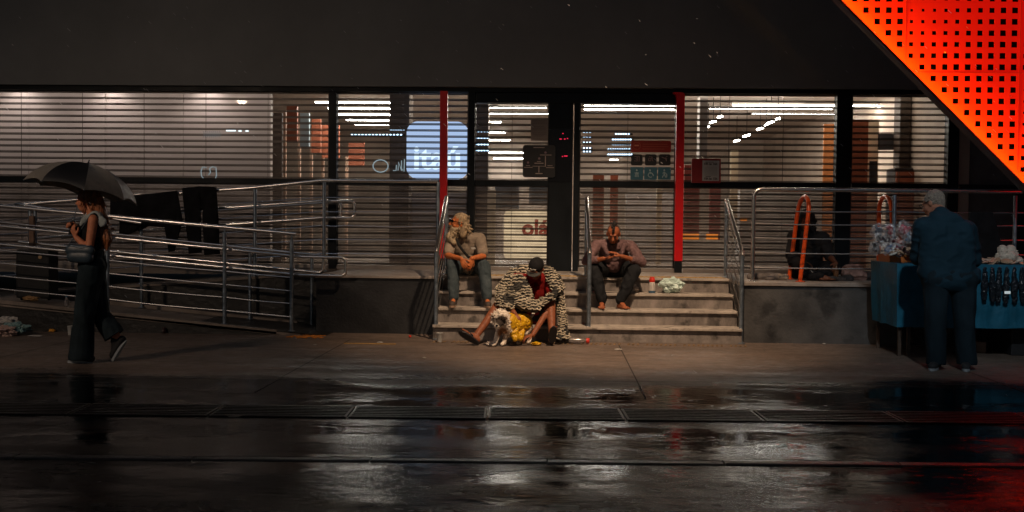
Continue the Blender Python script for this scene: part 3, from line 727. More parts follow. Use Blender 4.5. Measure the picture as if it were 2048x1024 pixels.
# cream sign behind the door
Y = 15.4
t, p, q = signbox('wall_sign', 1008, 1100, 419, 521, Y, .10, .06, em('cream sign glow', (.60, .42, .24), 2.1), 'cream sign with rounded corners and faint red lettering low behind the glass door', 'sign')
text('olá', (p.x+q.x)/2+.12, Y-.006, (p.z+q.z)/2+.10, .33, mat('red lettering', (.5, .07, .04), .6, emit=(.5, .06, .03), es=.5), t, bold=.012)
# bluish reflections in the glass, built as rows of glowing dots
REFL_DOT = em('led dot', (.55, .78, 1.0), 5)
def reflected(px0, px1, rows, Y, label, step=7.5):
    t = thing('reflection_dots', tuple(W(px0, rows[0], Y)), label, 'reflection dots')
    for py in rows:
        b = MB(); k = px0
        while k <= px1:
            b.ell(W(k, py, Y), (.016, .01, .011), seg=6, rings=4); k += step
        b.build('reflection_row', REFL_DOT, t)
        b = MB(); b.box2(XP(px0-3, Y), XP(px1+3, Y), Y+.012, Y+.02, W(px0, py, Y).z-.012, W(px0, py, Y).z+.012); b.build('dot_backing', FRAME, t)
reflected(704, 806, (269.5,), 15.9, 'long single row of bluish reflection dots left of the glowing sign', 7)
reflected(782, 810, (260,), 15.9, 'short row of bluish reflection dots beside the glowing sign', 5)
reflected(951, 975, (263, 276, 289, 301), 16.2, 'four short rows of bluish reflection dots right of the mullion', 6)
reflected(1232, 1260, (268,), 16.2, 'top row of bluish reflection dots left of the red notice', 5)
reflected(1226, 1262, (279, 289), 16.2, 'pair of bluish reflection rows beside the red notice', 5)
reflected(1217, 1263, (298.5, 309), 16.2, 'lowest wide pair of bluish reflection rows beside the black tiles', 4.6)
reflected(1168, 1180, (264, 274, 285, 296, 303), 17.2, 'faint column of reflection dots at the left of the right door', 6)
# reflections of signs across the street, drawn as glowing strokes on the glass
SIGN_REFL = em('painted sign reflection', (.42, .55, .60), .55)
Y = YF-.012
t = thing('sign_reflection', tuple(W(775, 345, Y)), 'reflection of ring lettering drawn as glowing lines on the window left of the glowing sign', 'lettering')
c0 = W(761, 332, Y); b = MB()
b.tube([(c0.x+.105*math.cos(a), Y, c0.z+.085*math.sin(a)) for a in [2*math.pi*k/28 for k in range(28)]], .008, 6, closed=True); b.build('ring', SIGN_REFL, t, smooth=True)
for pts in (((786, 341), (792, 341), (793, 330)), ((796, 341), (797, 324), (803, 341), (806, 338)), ((803, 321), (803, 340), (808, 343), (809, 318))):
    b = MB(); b.tube([W(a, c_, Y) for a, c_ in pts], .007, 6); b.build('stroke', SIGN_REFL, t)
t = thing('sign_reflection', tuple(W(418, 360, Y)), 'reflection of two letters drawn as glowing lines on the left window beside the hanging trousers', 'lettering')
for pts in (((413, 335), (405, 334), (402, 342), (403, 352), (409, 359), (413, 357)), ((419, 337), (425, 333), (432, 336), (433, 350), (430, 360), (424, 357)), ((419, 337), (421, 345), (417, 350))):
    b = MB(); b.tube([W(a, c_, Y) for a, c_ in pts], .006, 6); b.build('stroke', SIGN_REFL, t)
t = thing('sign_reflection', tuple(W(424, 275, Y)), 'faint hatched reflection drawn as glowing lines high on the left window', 'lettering')
for k in range(9):
    a = 407+k*4; b = MB(); b.tube([W(a, 262, Y), W(a+2, 269, Y), W(a-1, 275, Y)], .004, 5); b.build('stroke', mat('faint sign reflection', (.02,)*3, emit=(.3, .36, .4), es=.35), t)
b = MB(); b.box2(XP(452, Y), XP(471, Y), Y-.004, Y+.004, W(452, 262.5, Y).z, W(452, 260, Y).z); b.build('stroke', em('bright sign reflection', (.8, .95, 1), 1.6), t)
for px in (480, 494): b = MB(); b.ell(W(px, 262, Y), (.025, .006, .012)); b.build('stroke', em('bright sign reflection', (.8, .95, 1), 1.6), t)

# signs on the glass
YS = YF-.075
BLK = mat('black sign', (.010, .010, .011), .55)
INK = mat('pale ink', (.30, .24, .22), .6)
t, p, q = signbox('guide_sign', 1046, 1110, 290, 355, YS, .035, .02, BLK, 'black direction board with thin pale lines on the door pillar', 'sign')
YI = YS-.003
def bar(px0, px1, py, h=1.4, m=INK, par=None):
    a = W(px0, py-h/2, YI); c_ = W(px1, py+h/2, YI); b = MB(); b.box2(a.x, c_.x, YI, YI+.0025, c_.z, a.z); b.build('marking', m, par)
for a_, c_, y_, h in ((1067, 1089, 295, 1.8), (1080, 1103, 310, 1.5), (1069, 1087, 326.5, 2), (1048, 1065, 334.6, 1.3), (1065, 1092, 332.4, 1.2), (1092, 1108, 335.3, 1.3), (1095, 1105, 331.4, 1.3), (1071, 1085, 347, 2), (1052, 1060, 331, 1.2), (1074, 1082, 323, 1.2)): bar(a_, c_, y_, h, par=t)
bar(1090, 1091.6, 322, 20, par=t); bar(1077, 1078.6, 339, 12, par=t)
for px, py in ((1091, 305), (1078.5, 317), (1056, 325)):
    c0 = W(px, py, YI); b = MB(); b.lathe((c0.x, YI+.002, c0.z), [(.016, 0), (.016, .002)], 12, Matrix.Rotation(R(90), 3, 'X')); b.build('marking', mat('dim mauve', (.2, .13, .15), .6), t)
t, p, q = signbox('paper_notice', 1062, 1096, 238, 282, YS, .004, .004, mat('paper', (.20, .165, .145), .8), 'pale paper notice with rows of print above the black direction board', 'notice')
for k in range(13):
    if k % 4 != 3: bar(1064+random.uniform(0, 5), 1094-random.uniform(0, 7), 241+k*3.1, .8, mat('grey ink', (.12, .09, .08), .7), t)
t, p, q = signbox('red_notice', 1262, 1342, 281, 305, YS, .022, .01, mat('red sign', (.30, .018, .008), .5), 'long red notice with a ring emblem and three lines of print', 'sign')
INKR = mat('red ink', (.42, .08, .04), .6)
for y_, c_ in ((288.5, 1335), (293, 1337), (298, 1328)): bar(1285, c_, y_, 1.4, INKR, t)
c0 = W(1273.5, 291.5, YI); b = MB(); b.tube([(c0.x+.05*math.cos(a), YI, c0.z+.05*math.sin(a)) for a in [2*math.pi*k/24 for k in range(24)]], .004, 5, closed=True); b.build('marking', INKR, t)
bar(1269, 1278, 291, 3, mat('bright red ink', (.6, .2, .12), .6), t)
GL_ = mat('tile ink', (.22, .15, .15), .6)
for i, (a_, lb, g) in enumerate(((1262, 'leftmost small black tile sign under the red notice', 'a'), (1290, 'middle small black tile sign under the red notice', 'b'), (1318, 'rightmost small black tile sign under the red notice', 'c'))):
    t, p, q = signbox('tile_sign', a_, a_+23, 308.5, 331, YS, .025, .008, BLK, lb, 'sign', group='black tile signs under the red notice')
    c0 = W(a_+11.5, 317.5, YI); sh = {'a': [((-5, 4), (0, 5), (0, 1), (-4, 0), (0, -1), (0, -5), (-5, -4)), ((2, 5), (5, 5), (5, -5), (2, -5), (2, 5))],
          'b': [((-4, -4), (-4, 1), (0, 1), (0, -4), (-4, -4)), ((-3, 4), (1, 5), (1, -1)), ((3, 4), (3, -4), (5, -4))], 'c': [((-6, 3), (-1, 1), (2, 2), (4, -1)), ((0, 1), (3, -2), (3, -5)), ((3, 4), (5, 5))]}[g]
    for s_ in sh:
        b = MB(); b.tube([(c0.x+u/146, YI+.001, c0.z+v/146) for u, v in s_], .0045, 5); b.build('marking', GL_, t)
BLT = mat('teal tile', (.03, .12, .17), .5, nscale=6, namt=.2)
GL2 = mat('tile ink pale', (.30, .42, .45), .6)
for i, (a_, lb, g) in enumerate(((1261, 'leftmost teal tile sign with a standing figure pictogram', 'a'), (1288.5, 'middle teal tile sign with a wheelchair pictogram', 'b'), (1316, 'rightmost teal tile sign with a walking figure pictogram', 'c'))):
    t, p, q = signbox('tile_sign', a_, a_+25.5, 334, 359.5, YS, .012, .008, BLT, lb, 'sign', group='teal tile signs above the transom')
    c0 = W(a_+12.5, 347, YI)
    sh = {'a': [((0, -7), (0, 3)), ((-4, 1), (4, 1)), ((-3, -7), (-2, 1)), ((3, -7), (2, 1))],
          'b': [[(4.5*math.cos(x_)+0, 4.5*math.sin(x_)-3) for x_ in [2*math.pi*k/16 for k in range(15)]], ((-1, 4), (-1, 0), (4, 0), (6, -5))],
          'c': [((0, 3), (0, -1), (-4, -8)), ((0, -1), (3, -8)), ((-3, 0), (0, 3), (4, -1)), ((5, -1), (5, -8))]}[g]
    for s_ in sh:
        b = MB(); b.tube([(c0.x+u/146, YI+.001, c0.z+v/146) for u, v in s_], .0065, 5); b.build('marking', GL2, t)
    b = MB(); b.ell((c0.x-(.007 if g == 'b' else 0), YI, c0.z+6.5/146), (.012, .003, .012)); b.build('marking', GL2, t)
t, p, q = signbox('notice_box', 1384, 1441, 317, 366, YS-.03, .008, .05, mat('red box', (.20, .006, .008), .45), 'dark red notice box with a pale printed sheet on its right half', 'notice box')
YI = YS-.033
a_ = W(1405, 321, YI); c_ = W(1438, 362, YI); b = MB(); b.box2(a_.x, c_.x, YI-.002, YI+.001, c_.z, a_.z); b.build('sheet', mat('grey sheet', (.33, .33, .33), .7), t)
YI -= .004
DK = mat('dark ink', (.03, .02, .02), .7)
zq = W(1421, 328, YI)
text('10h às 16h', zq.x, YI, zq.z, .042, DK, t, bold=.0012, ex=.001)
zq = W(1421, 357.5, YI)
text('10h às 15h', zq.x, YI, zq.z, .042, DK, t, bold=.0012, ex=.001)
for k in range(10): bar(1409, 1434, 334+k*1.9, .7, mat('mid ink', (.2, .2, .2), .7), t)
bar(1411, 1427, 324.3, 1, DK, t); bar(1411, 1422, 353, 1, DK, t)
# red figures of a display deep in the door pillar
YD = YF-.05
t, p, q = signbox('door_display', 1098, 1142, 258, 364, YD, .01, .008, mat('display black', (.006, .006, .008), .25), 'black door display with a few small red figures', 'display')
YI = YD-.004
RD = em('red figure', (1, .02, .08), 1.0)
for a_, c_, y_ in ((1119, 1123.5, 278), (1128, 1131, 278), (1134, 1136, 277), (1128, 1135, 312), (1124, 1126, 313), (1125, 1127, 267)): bar(a_, c_, y_, 1.8, RD, t)

# ------------------------------------------------------------------ red perforated panel with its amber light line
YPn = 11.4
PR = mat('red perforated panel', (.30, .013, .001), .6, spec=.08, emit=(1, .006, .003), es=.46, nscale=2.5, namt=.12)  # even red glow added in place of light falling on the panel
t = thing('perforated_canopy', (XP(2040, YPn), YPn, 1.9), 'red perforated metal panel with square holes and a glowing amber slanting edge', 'canopy')
pn = bpy.data.meshes.new('perforated_panel'); bm = bmesh.new()
pA, pB = W(1668, 0, YPn), W(2048, 382, YPn)          # the slanting edge
ed = (pB-pA).normalized(); nin = Vector((-ed.z, 0, ed.x)) if (-ed.z) > 0 else Vector((ed.z, 0, -ed.x))   # points up-right, into the panel
nin.normalize()
cs = 22.13/ (F/YPn) ; cellpx = 22.13
O = W(1809.5, 145, YPn)                                # a corner shared by four modules
def holesize(ci, cj):
    mi, mj = math.floor(ci/10), math.floor(cj/10); u = (ci % 10)/9; v = (9-(cj % 10))/9
    big = 10.2
    if mi < 0: return big
    if (mi == 0 and mj >= 0) or (mi == 1 and mj < 0): return 3.6 + 6.6*min(1, math.hypot(u, max(0, v-.3)*1.2)*1.05)
    if mi == 1 and mj >= 0: return 3.2 + 7*min(1, math.hypot(u, max(0, v-.3)*1.0)*1.1)
    return 9.8
def quad(bm, pts): bm.faces.new([bm.verts.new(p) for p in pts])
for ci in range(-14, 22):
    for cj in range(-24, 14):
        x0, z0 = O.x + ci*cs, O.z + cj*cs; x1, z1 = x0+cs, z0+cs; cx, cz = (x0+x1)/2, (z0+z1)/2
        d = (Vector((cx, YPn, cz)) - pA).dot(nin)
        if d < -cs: continue
        if z1 < 1.55 or x1 > 5.95: continue
        c4 = [Vector((x0, YPn, z0)), Vector((x1, YPn, z0)), Vector((x1, YPn, z1)), Vector((x0, YPn, z1))]
        h = 1.13*holesize(ci, cj)*cs/cellpx/2
        if d < cs*.72: quad(bm, c4); continue
        i4 = [Vector((cx-h, YPn, cz-h)), Vector((cx+h, YPn, cz-h)), Vector((cx+h, YPn, cz+h)), Vector((cx-h, YPn, cz+h))]
        for k in range(4): quad(bm, [c4[k], c4[(k+1) % 4], i4[(k+1) % 4], i4[k]])
bmesh.ops.remove_doubles(bm, verts=bm.verts, dist=.0004)
bmesh.ops.bisect_plane(bm, geom=bm.verts[:]+bm.edges[:]+bm.faces[:], plane_co=pA, plane_no=nin, clear_inner=True)
r_ = bmesh.ops.extrude_face_region(bm, geom=bm.faces[:]); bmesh.ops.translate(bm, verts=[v for v in r_['geom'] if isinstance(v, bmesh.types.BMVert)], vec=(0, .008, 0))
bmesh.ops.recalc_face_normals(bm, faces=bm.faces)
bm.to_mesh(pn); bm.free(); pn.transform(Matrix.Translation(-ORG[t.name])); pn.materials.append(PR)
o = bpy.data.objects.new('perforated_panel', pn); col.objects.link(o); o.parent = t
# seams, standing just proud
SE = mat('panel seam', (.25, .004, .002), .5, emit=(1, .01, .0), es=.25)  # seams carry a weaker share of the added red glow
b = MB()
for ci in (0, 10):
    x = O.x+ci*cs; ze = pA.z + (x-pA.x)*ed.z/ed.x; b.box2(x-.004, x+.004, YPn-.006, YPn-.001, max(1.6, ze+.03), O.z+13*cs)
for cj in (10, 0, -10):
    z = O.z+cj*cs; xe2 = pA.x + (z-pA.z)*ed.x/ed.z; b.box2(xe2+.03, 5.9, YPn-.0065, YPn-.0015, z-.004, z+.004)
b.build('panel_seam', SE, t)
q0 = pA - ed*1.5; q1 = pA + ed*3.15
# edge lip and light line
b = MB()
def along(off0, off1, y0, y1, m, nm):
    b = MB(); a0 = q0 + nin*off0; a1 = q0 + nin*off1; b0 = q1 + nin*off0; b1 = q1 + nin*off1
    b.prism([(a0.x, y0, a0.z), (b0.x, y0, b0.z), (b1.x, y0, b1.z), (a1.x, y0, a1.z)], (0, y1-y0, 0)); return b.build(nm, m, t)
along(.01, 3.0, YPn+.06, YPn+.07, mat('added black backing', (.004, .004, .004), .9, spec=0), 'glow_stop')  # added black sheet that keeps the panel's glow off the fascia
along(-.014, -.0005, YPn-.128, YPn+.03, mat('dark red lip', (.04, .003, .002), .5), 'edge_lip')
along(-.014, .011, YPn-.136, YPn-.129, mat('dark red lip'), 'strip_shield')  # added shield that hides the light line from the street side
along(.0, .009, YPn-.125, YPn-.100, em('amber light line', (1.0, .42, .014), 260), 'light_line')
# ------------------------------------------------------------------ figures
def Q(px, Y, z):
    py = 450 + (CAMZ - z)*F/Y
    return Vector((W(px, py, Y).x, Y, z))
def bake(mb, name, m, parent=None, voxel=.008, smooth=3, amp=0.0, freq=6.0, st=(1, 1, 1), fn=None, floor=None, **tg):
    me = bpy.data.meshes.new('tmp'); me.from_pydata([tuple(p) for p in mb.v], [], mb.f)
    bm = bmesh.new(); bm.from_mesh(me); bmesh.ops.recalc_face_normals(bm, faces=bm.faces); bm.to_mesh(me); bm.free()
    o = bpy.data.objects.new('tmp', me); col.objects.link(o)
    md = o.modifiers.new('r', 'REMESH'); md.mode = 'VOXEL'; md.voxel_size = voxel
    if smooth: sm = o.modifiers.new('s', 'SMOOTH'); sm.iterations = smooth; sm.factor = .5
    bpy.context.view_layer.update()
    ev = bpy.data.meshes.new_from_object(o.evaluated_get(bpy.context.evaluated_depsgraph_get()))
    bpy.data.objects.remove(o); bpy.data.meshes.remove(me)
    if amp or fn:
        nr = [v.normal.copy() for v in ev.vertices]
        for v, n_ in zip(ev.vertices, nr):
            p = v.co
            if amp:
                q = Vector((p.x*st[0], p.y*st[1], p.z*st[2]))*freq
                h = noise.noise(q) + .5*noise.noise(q*2.1) ; h = (1-abs(h)*2)*.6 + h*.4
                v.co = p + n_*amp*h
            if fn: v.co = v.co + n_*fn(p, n_)
    for co_, no_, cond in (tg.get('cuts') or ()):
        for v in ev.vertices:
            d_ = (v.co-co_).dot(no_)
            if d_ > 0 and cond(v.co): v.co = v.co - no_*d_
    if floor is not None:
        for v in ev.vertices:
            if v.co.z < floor: v.co.z = floor + .25*(v.co.z-floor)*.1
    if parent is not None: L = ORG[parent.name]
    else:
        xs = [v.co.x for v in ev.vertices]; ys = [v.co.y for v in ev.vertices]; zs = [v.co.z for v in ev.vertices]
        L = Vector(((min(xs)+max(xs))/2, (min(ys)+max(ys))/2, min(zs)))
    ev.transform(Matrix.Translation(-L)); ev.materials.clear(); ev.materials.append(m); ev.name = name
    ev.polygons.foreach_set('use_smooth', [True]*len(ev.polygons))
    ob = bpy.data.objects.new(name, ev); col.objects.link(ob); ORG[ob.name] = L.copy()
    if parent is not None: ob.parent = parent
    else: ob.location = L
    tag(ob, tg.get('label'), tg.get('cat'), tg.get('group'), tg.get('kind')); return ob
def axes(f, u):
    f = Vector(f).normalized(); u = Vector(u); u = (u - f*u.dot(f)).normalized(); r = f.cross(u)
    return f, u, r, Matrix(((r.x, f.x, u.x), (r.y, f.y, u.y), (r.z, f.z, u.z)))
def head(b, c, f, u, neck, s=1.0):
    f, u, r, M = axes(f, u); c = Vector(c)
    E = lambda o, rad, seg=14: b.ell(c + (r*o[0]+f*o[1]+u*o[2])*s, tuple(x*s for x in rad), M, seg)
    E((0, -.012, .030), (.076, .094, .083), 20); E((0, .022, -.025), (.063, .074, .082), 18); E((0, .045, -.078), (.042, .045, .032))
    b.cap(c+(f*.088+u*.012)*s, c+(f*.112-u*.026)*s, .008*s, .013*s, 8)
    b.cap(c+(f*.084+u*.026-r*.034)*s, c+(f*.084+u*.026+r*.034)*s, .011*s, .011*s, 8)
    for k in (-1, 1):
        E((k*.077, -.004, -.008), (.010, .019, .031), 10); E((k*.014, .107, -.030), (.008, .010, .008), 8)
        E((k*.040, .062, -.030), (.022, .022, .024), 10)
    E((0, .092, -.053), (.024, .011, .007), 10); E((0, .088, -.066), (.022, .012, .009), 10)
    b.cap(c+(-u*.05-f*.018)*s, neck, .054*s, .062*s, 14)
    return f, u, r, M
def finger(b, p, d, n, L, c, r=.0088):
    ang_ = 0; rr = r
    for k, (fr, cc) in enumerate(((.45, c[0]), (.30, c[1]), (.25, c[2]))):
        ang_ += cc; q = p + (d*math.cos(ang_) + n*math.sin(ang_))*L*fr
        b.cap(p, q, rr, rr*.9, 8); p = q; rr *= .9
def hand(b, w, d, n, t, curl=.4, s=1.0):
    d = Vector(d).normalized(); n = Vector(n); n = (n - d*n.dot(d)).normalized(); t_ = d.cross(n)
    if t_.dot(Vector(t)) < 0: t_ = -t_
    w = Vector(w)
    b.cap(w, w+d*.07*s, .025*s, .030*s, 12, flat=(n, .5))
    for o, kd, L, sp in ((.030, .086, .070, .09), (.010, .092, .080, .02), (-.010, .089, .074, -.04), (-.029, .080, .058, -.12)):
        K = w + (d*kd + t_*o)*s
        b.cap(w+(d*.02+t_*o*.6)*s, K, .013*s, .0105*s, 8)
        dd = (d + t_*sp).normalized(); cu = curl*(1 + .15*random.uniform(-1, 1))
        finger(b, K, dd, n, L*s, (cu*.8, cu*1.1, cu*.8), .0092*s)
    p = w+(d*.028+t_*.026)*s; q = p+(d*.55+t_*.62+n*.25).normalized()*.04*s; e = q+(d*.85+t_*.25+n*.35).normalized()*.032*s
    b.cap(p, q, .0135*s, .011*s, 8); b.cap(q, e, .0105*s, .009*s, 8)
def barefoot(b, an, toe_dir, z0, L=.24, up_=(0, 0, 1)):
    d = Vector(toe_dir); u = Vector(up_).normalized(); d = (d - u*d.dot(u)).normalized(); sd = d.cross(u)
    heel = Vector(an) - u*(Vector(an).dot(u)) + u*z0 if z0 is not None else Vector(an) - u*.075
    heel = heel + u*.030 - d*.035
    b.cap(an, heel, .036, .032); b.cap(an, heel + d*.12 + u*.008, .034, .026, flat=(u, .8)); b.cap(heel, heel + d*.15 - u*.008, .031, .022, flat=(sd, 1.25))
    B_ = heel + d*.15 - u*.010
    b.cap(B_-sd*.024, B_+sd*.028, .020, .018)
    for k, (o, l_, r_) in enumerate(((-.030, .058, .013), (-.011, .056, .0095), (.004, .050, .009), (.018, .043, .0085), (.031, .035, .0085))):
        b.cap(B_+sd*o+d*.005, B_+sd*o+d*l_-u*.004, r_, r_*.9, 8)
def limb(b, pts, rs):
    for i in range(len(pts)-1): b.cap(pts[i], pts[i+1], rs[i], rs[i+1], 14)
def torso(b, hl, hr, sl, sr, neck, g=0.0, belly=0.0, fwd_=(0, -1, 0)):
    pc = (hl+hr)/2; sc = (sl+sr)/2; X = (hr-hl).normalized(); fwd_ = Vector(fwd_).normalized()
    ch = pc.lerp(sc, .68); wa = pc.lerp(sc, .33)
    b.cap(hl+X*.01, hr-X*.01, .105+g, .105+g, 16)
    for k in (-1, 1):
        b.cap(pc+X*k*.05, wa+X*k*.045, .10+g, .095+g, 16); b.cap(wa+X*k*.045, ch+X*k*.065, .095+g, .105+g, 16)
        b.cap(ch+X*k*.065, sc+X*k*.075 - (sc-pc).normalized()*.04, .105+g, .075+g, 16)
        b.cap(sc+X*k*.06, (sl if k < 0 else sr), .065+g, .052+g, 14)
        b.cap(neck, sc+X*k*.10, .052+g*.6, .050+g, 14)
    b.cap(wa, ch, .11+g+belly*.3, .11+g, 16)
    if belly: b.ell(wa+fwd_*(.03+belly*.4), (.13+belly*.5, .11+belly*.5, .13+belly*.3))
def skinmat(name, c): return mat(name, c, .5, nscale=30, namt=.18, bump=.15, bscale=120, spec=.22)
def cloth(name, c, namt=.25, rough=.85, **k): return mat(name, c, rough, nscale=k.pop('ns', 6), namt=namt, bump=k.pop('bump', .18), bscale=k.pop('bs', 140), spec=.14, sheen=k.pop('sheen', 0), **k)
def shoe(an, d, z0, m, solem, par, L=.27, u=(0, 0, 1), toe_pale=None):
    u = Vector(u).normalized(); d = Vector(d); d = (d-u*d.dot(u)).normalized(); sd = d.cross(u); an = Vector(an)
    base = an - u*an.dot(u) + u*z0 if z0 is not None else an - u*.085
    heel = base - d*.045
    b = MB(); b.cap(an+u*.01, heel+u*.045, .043, .040); b.cap(an, heel+d*.13+u*.045, .042, .036)
    b.cap(heel+u*.045, heel+d*(L-.09)+u*.040, .038, .036, flat=(sd, 1.15)); b.cap(heel+d*.13+u*.045, heel+d*(L-.08)+u*.034, .036, .030, flat=(sd, 1.25))
    o = bake(b, 'shoe', m, par, voxel=.007, smooth=3)
    pts = []
    for k in range(20):
        a = 2*math.pi*k/20; ca, sa = math.cos(a), math.sin(a)
        pts.append(heel + d*((L-.05)/2 + ca*(L/2-.005)) + sd*sa*(.036 + .010*(ca > 0)*ca) + u*.0)
    b = MB(); b.prism(pts, u*.024); b.build('sole', solem, o, bevel=.003); return o
def stray(b, c, rad, n_, L, dirf, r=.004, M=None):
    for _ in range(n_):
        v = Vector((random.gauss(0, 1), random.gauss(0, 1), random.gauss(0, 1))).normalized()
        p = Vector((v.x*rad[0], v.y*rad[1], v.z*rad[2])); p = Vector(c) + (M @ p if M is not None else p)
        vd = (M @ v) if M is not None else v
        q = p + (vd*.5 + Vector(dirf)*.8 + Vector((random.gauss(0, .3), random.gauss(0, .3), random.gauss(0, .3)))).normalized()*L*random.uniform(.6, 1.2)
        b.cap(p - vd*.01, q, r*1.6, r, 6)

# --- bearded man seated on the top step
def bearded():
    sk = skinmat('tanned skin', (.50, .15, .05))
    hl, hr = Q(915, 12.70, .80), Q(959, 12.70, .80); sl, sr = Q(903, 12.48, 1.15), Q(960, 12.48, 1.16); nk = Q(928, 12.47, 1.20)
    kl, kr = Q(906, 12.24, .84), Q(968, 12.24, .83); al, ar = Q(907, 12.14, .45), Q(974, 12.14, .45)
    el, er = Q(896, 12.30, .955), Q(966, 12.30, .95); wl, wr = Q(922, 12.10, .925), Q(944, 12.12, .93)
    hc = Q(918, 12.40, 1.345)
    b = MB(); f, u, r, M = head(b, hc, (-.86, -.40, .12), (.12, -.1, 1), nk, 1.05)
    torso(b, hl, hr, sl, sr, nk); limb(b, (sl, el, wl), (.052, .040, .027)); limb(b, (sr, er, wr), (.052, .040, .027))
    limb(b, (hl, kl, al), (.085, .056, .038)); limb(b, (hr, kr, ar), (.085, .056, .038))
    hand(b, wl, (.30, -.25, -.5), (.3, .6, -.2), (.7, -.2, 0), .55)
    hand(b, wr, (-.35, -.22, -1.1), (-.3, .6, .1), (.5, -.5, 0), .35)
    b.cap(al, al+Vector((0, -.12, -.06)), .035, .03); b.cap(ar, ar+Vector((.02, -.12, -.06)), .035, .03)
    body = bake(b, 'person', sk, voxel=.006, smooth=2, label='bearded man in grey polo and jeans seated on the top step, looking left', cat='person', group=None)
    b = MB(); torso(b, hl, hr, sl, sr, nk, .014, .05, (0, -1, -.2))
    limb(b, (sl, sl.lerp(el, .78)), (.068, .062)); limb(b, (sr, sr.lerp(er, .78)), (.068, .064))
    b.tube([nk+Vector((math.cos(a)*.078, math.sin(a)*.072, .0+.012*math.sin(a))) for a in [2*math.pi*k/16 for k in range(16)]], .014, 8, closed=True)
    sh = bake(b, 'polo_shirt', cloth('grey polo', (.27, .215, .165), .35), body, voxel=.008, amp=.011, freq=14, st=(1, 1, .8))
    # dark strap across the chest and dark open placket
    dk = cloth('dark strap', (.02, .02, .02))
    ch = (sl+sr)/2
    p0_, p1_ = Q(918, 12.36, 1.13), Q(948, 12.36, .93)
    b = MB(); b.tube([Q(912, 12.37, 1.16), Q(918, 12.335, 1.08), Q(928, 12.31, 1.0), Q(938, 12.34, .93)], .018, 8); bake(b, 'strap', dk, body, voxel=.006)
    b = MB(); b.prism([Q(941, 12.352, 1.055), Q(950, 12.352, 1.06), Q(952, 12.352, 1.035), Q(944, 12.352, 1.03)], (0, .01, 0)); b.build('chest_emblem', mat('pale emblem', (.4, .38, .34), .7), body)
    je = cloth('faded jeans', (.030, .046, .055), ns=7, c2=(.080, .102, .112))
    b = MB(); torso(b, hl, hr, hl.lerp(sl, .3), hr.lerp(sr, .3), hl.lerp(sr, .4), .012)
    b = MB(); b.cap(hl, hr, .118, .118, 16); limb(b, (hl, kl, al+Vector((0, 0, .02))), (.10, .078, .060)); limb(b, (hr, kr, ar+Vector((0, 0, .02))), (.10, .078, .060))
    bake(b, 'jeans', je, body, voxel=.008, amp=.011, freq=15, st=(1, 1, .6))
    shm = mat('dark suede shoe', (.05, .035, .028), .7, nscale=20, namt=.3); so_ = mat('tan sole', (.30, .20, .14), .7)
    shoe(al, (-.05, -1, 0), .352, shm, so_, body, .26); shoe(ar, (.18, -1, 0), .352, shm, so_, body, .26)
    hm = mat('grey blond hair', (.34, .245, .145), .6, nscale=40, namt=.5, stretch=(1, 1, .3), bump=.8, bscale=70)
    b = MB(); b.ell(hc+(-f*.022+u*.042)*1.05, (.090, .100, .086), M, 20); b.cap(hc-f*.07-u*.02, hc-f*.095-u*.16, .07, .055); b.cap(hc-f*.045+r*.05-u*.0, hc-f*.03+r*.075-u*.15, .050, .040); b.cap(hc-f*.05-r*.055, hc-f*.05-r*.07-u*.13, .045, .04)
    stray(b, hc-f*.05-u*.03, (.09, .09, .12), 90, .06, (.3, 0, -.9), .005, M)
    bake(b, 'hair', hm, body, voxel=.006, smooth=1, amp=.010, freq=28, st=(1, 1, .35))
    b = MB(); ch_ = hc+(f*.05-u*.075)*1.05
    b.ell(ch_, (.058, .050, .045), M); b.cap(ch_-u*.0, ch_+f*.02-u*.12, .058, .045, flat=(f, .8)); b.cap(ch_+f*.01-u*.08, ch_+f*.035-u*.175, .046, .02)
    b.cap(hc+f*.10-u*.045-r*.022, hc+f*.10-u*.045+r*.022, .008, .008); b.cap(ch_+f*.03-u*.10, Q(908, 12.32, 1.11), .052, .026)
    for k in (-1, 1): b.cap(hc+r*k*.066+f*.0-u*.05, ch_+r*k*.035, .014, .03)
    stray(b, ch_-u*.06, (.05, .045, .08), 70, .05, (-.2, 0, -1), .0045, M)
    bake(b, 'beard', mat('blond beard', (.42, .32, .20), .6, nscale=40, namt=.4, stretch=(1, 1, .3), bump=.8, bscale=70), body, voxel=.006, smooth=1, amp=.009, freq=30, st=(1, 1, .35))
    g = MB()
    for k in (-1, 1): g.ell(hc+(f*.098+u*.018+r*k*.036)*1.05, (.032, .012, .022), M)
    for k in (-1, 1): g.cap(hc+(f*.09+u*.022+r*k*.068)*1.05, hc+(-f*.01+u*.012+r*k*.088)*1.05, .005, .004, 6)
    g.cap(hc+(f*.108+u*.026-r*.02)*1.05, hc+(f*.108+u*.026+r*.02)*1.05, .004, .004, 6)
    g.build('sunglasses', mat('black lens', (.005, .005, .006), .08), body, smooth='auto')
bearded()

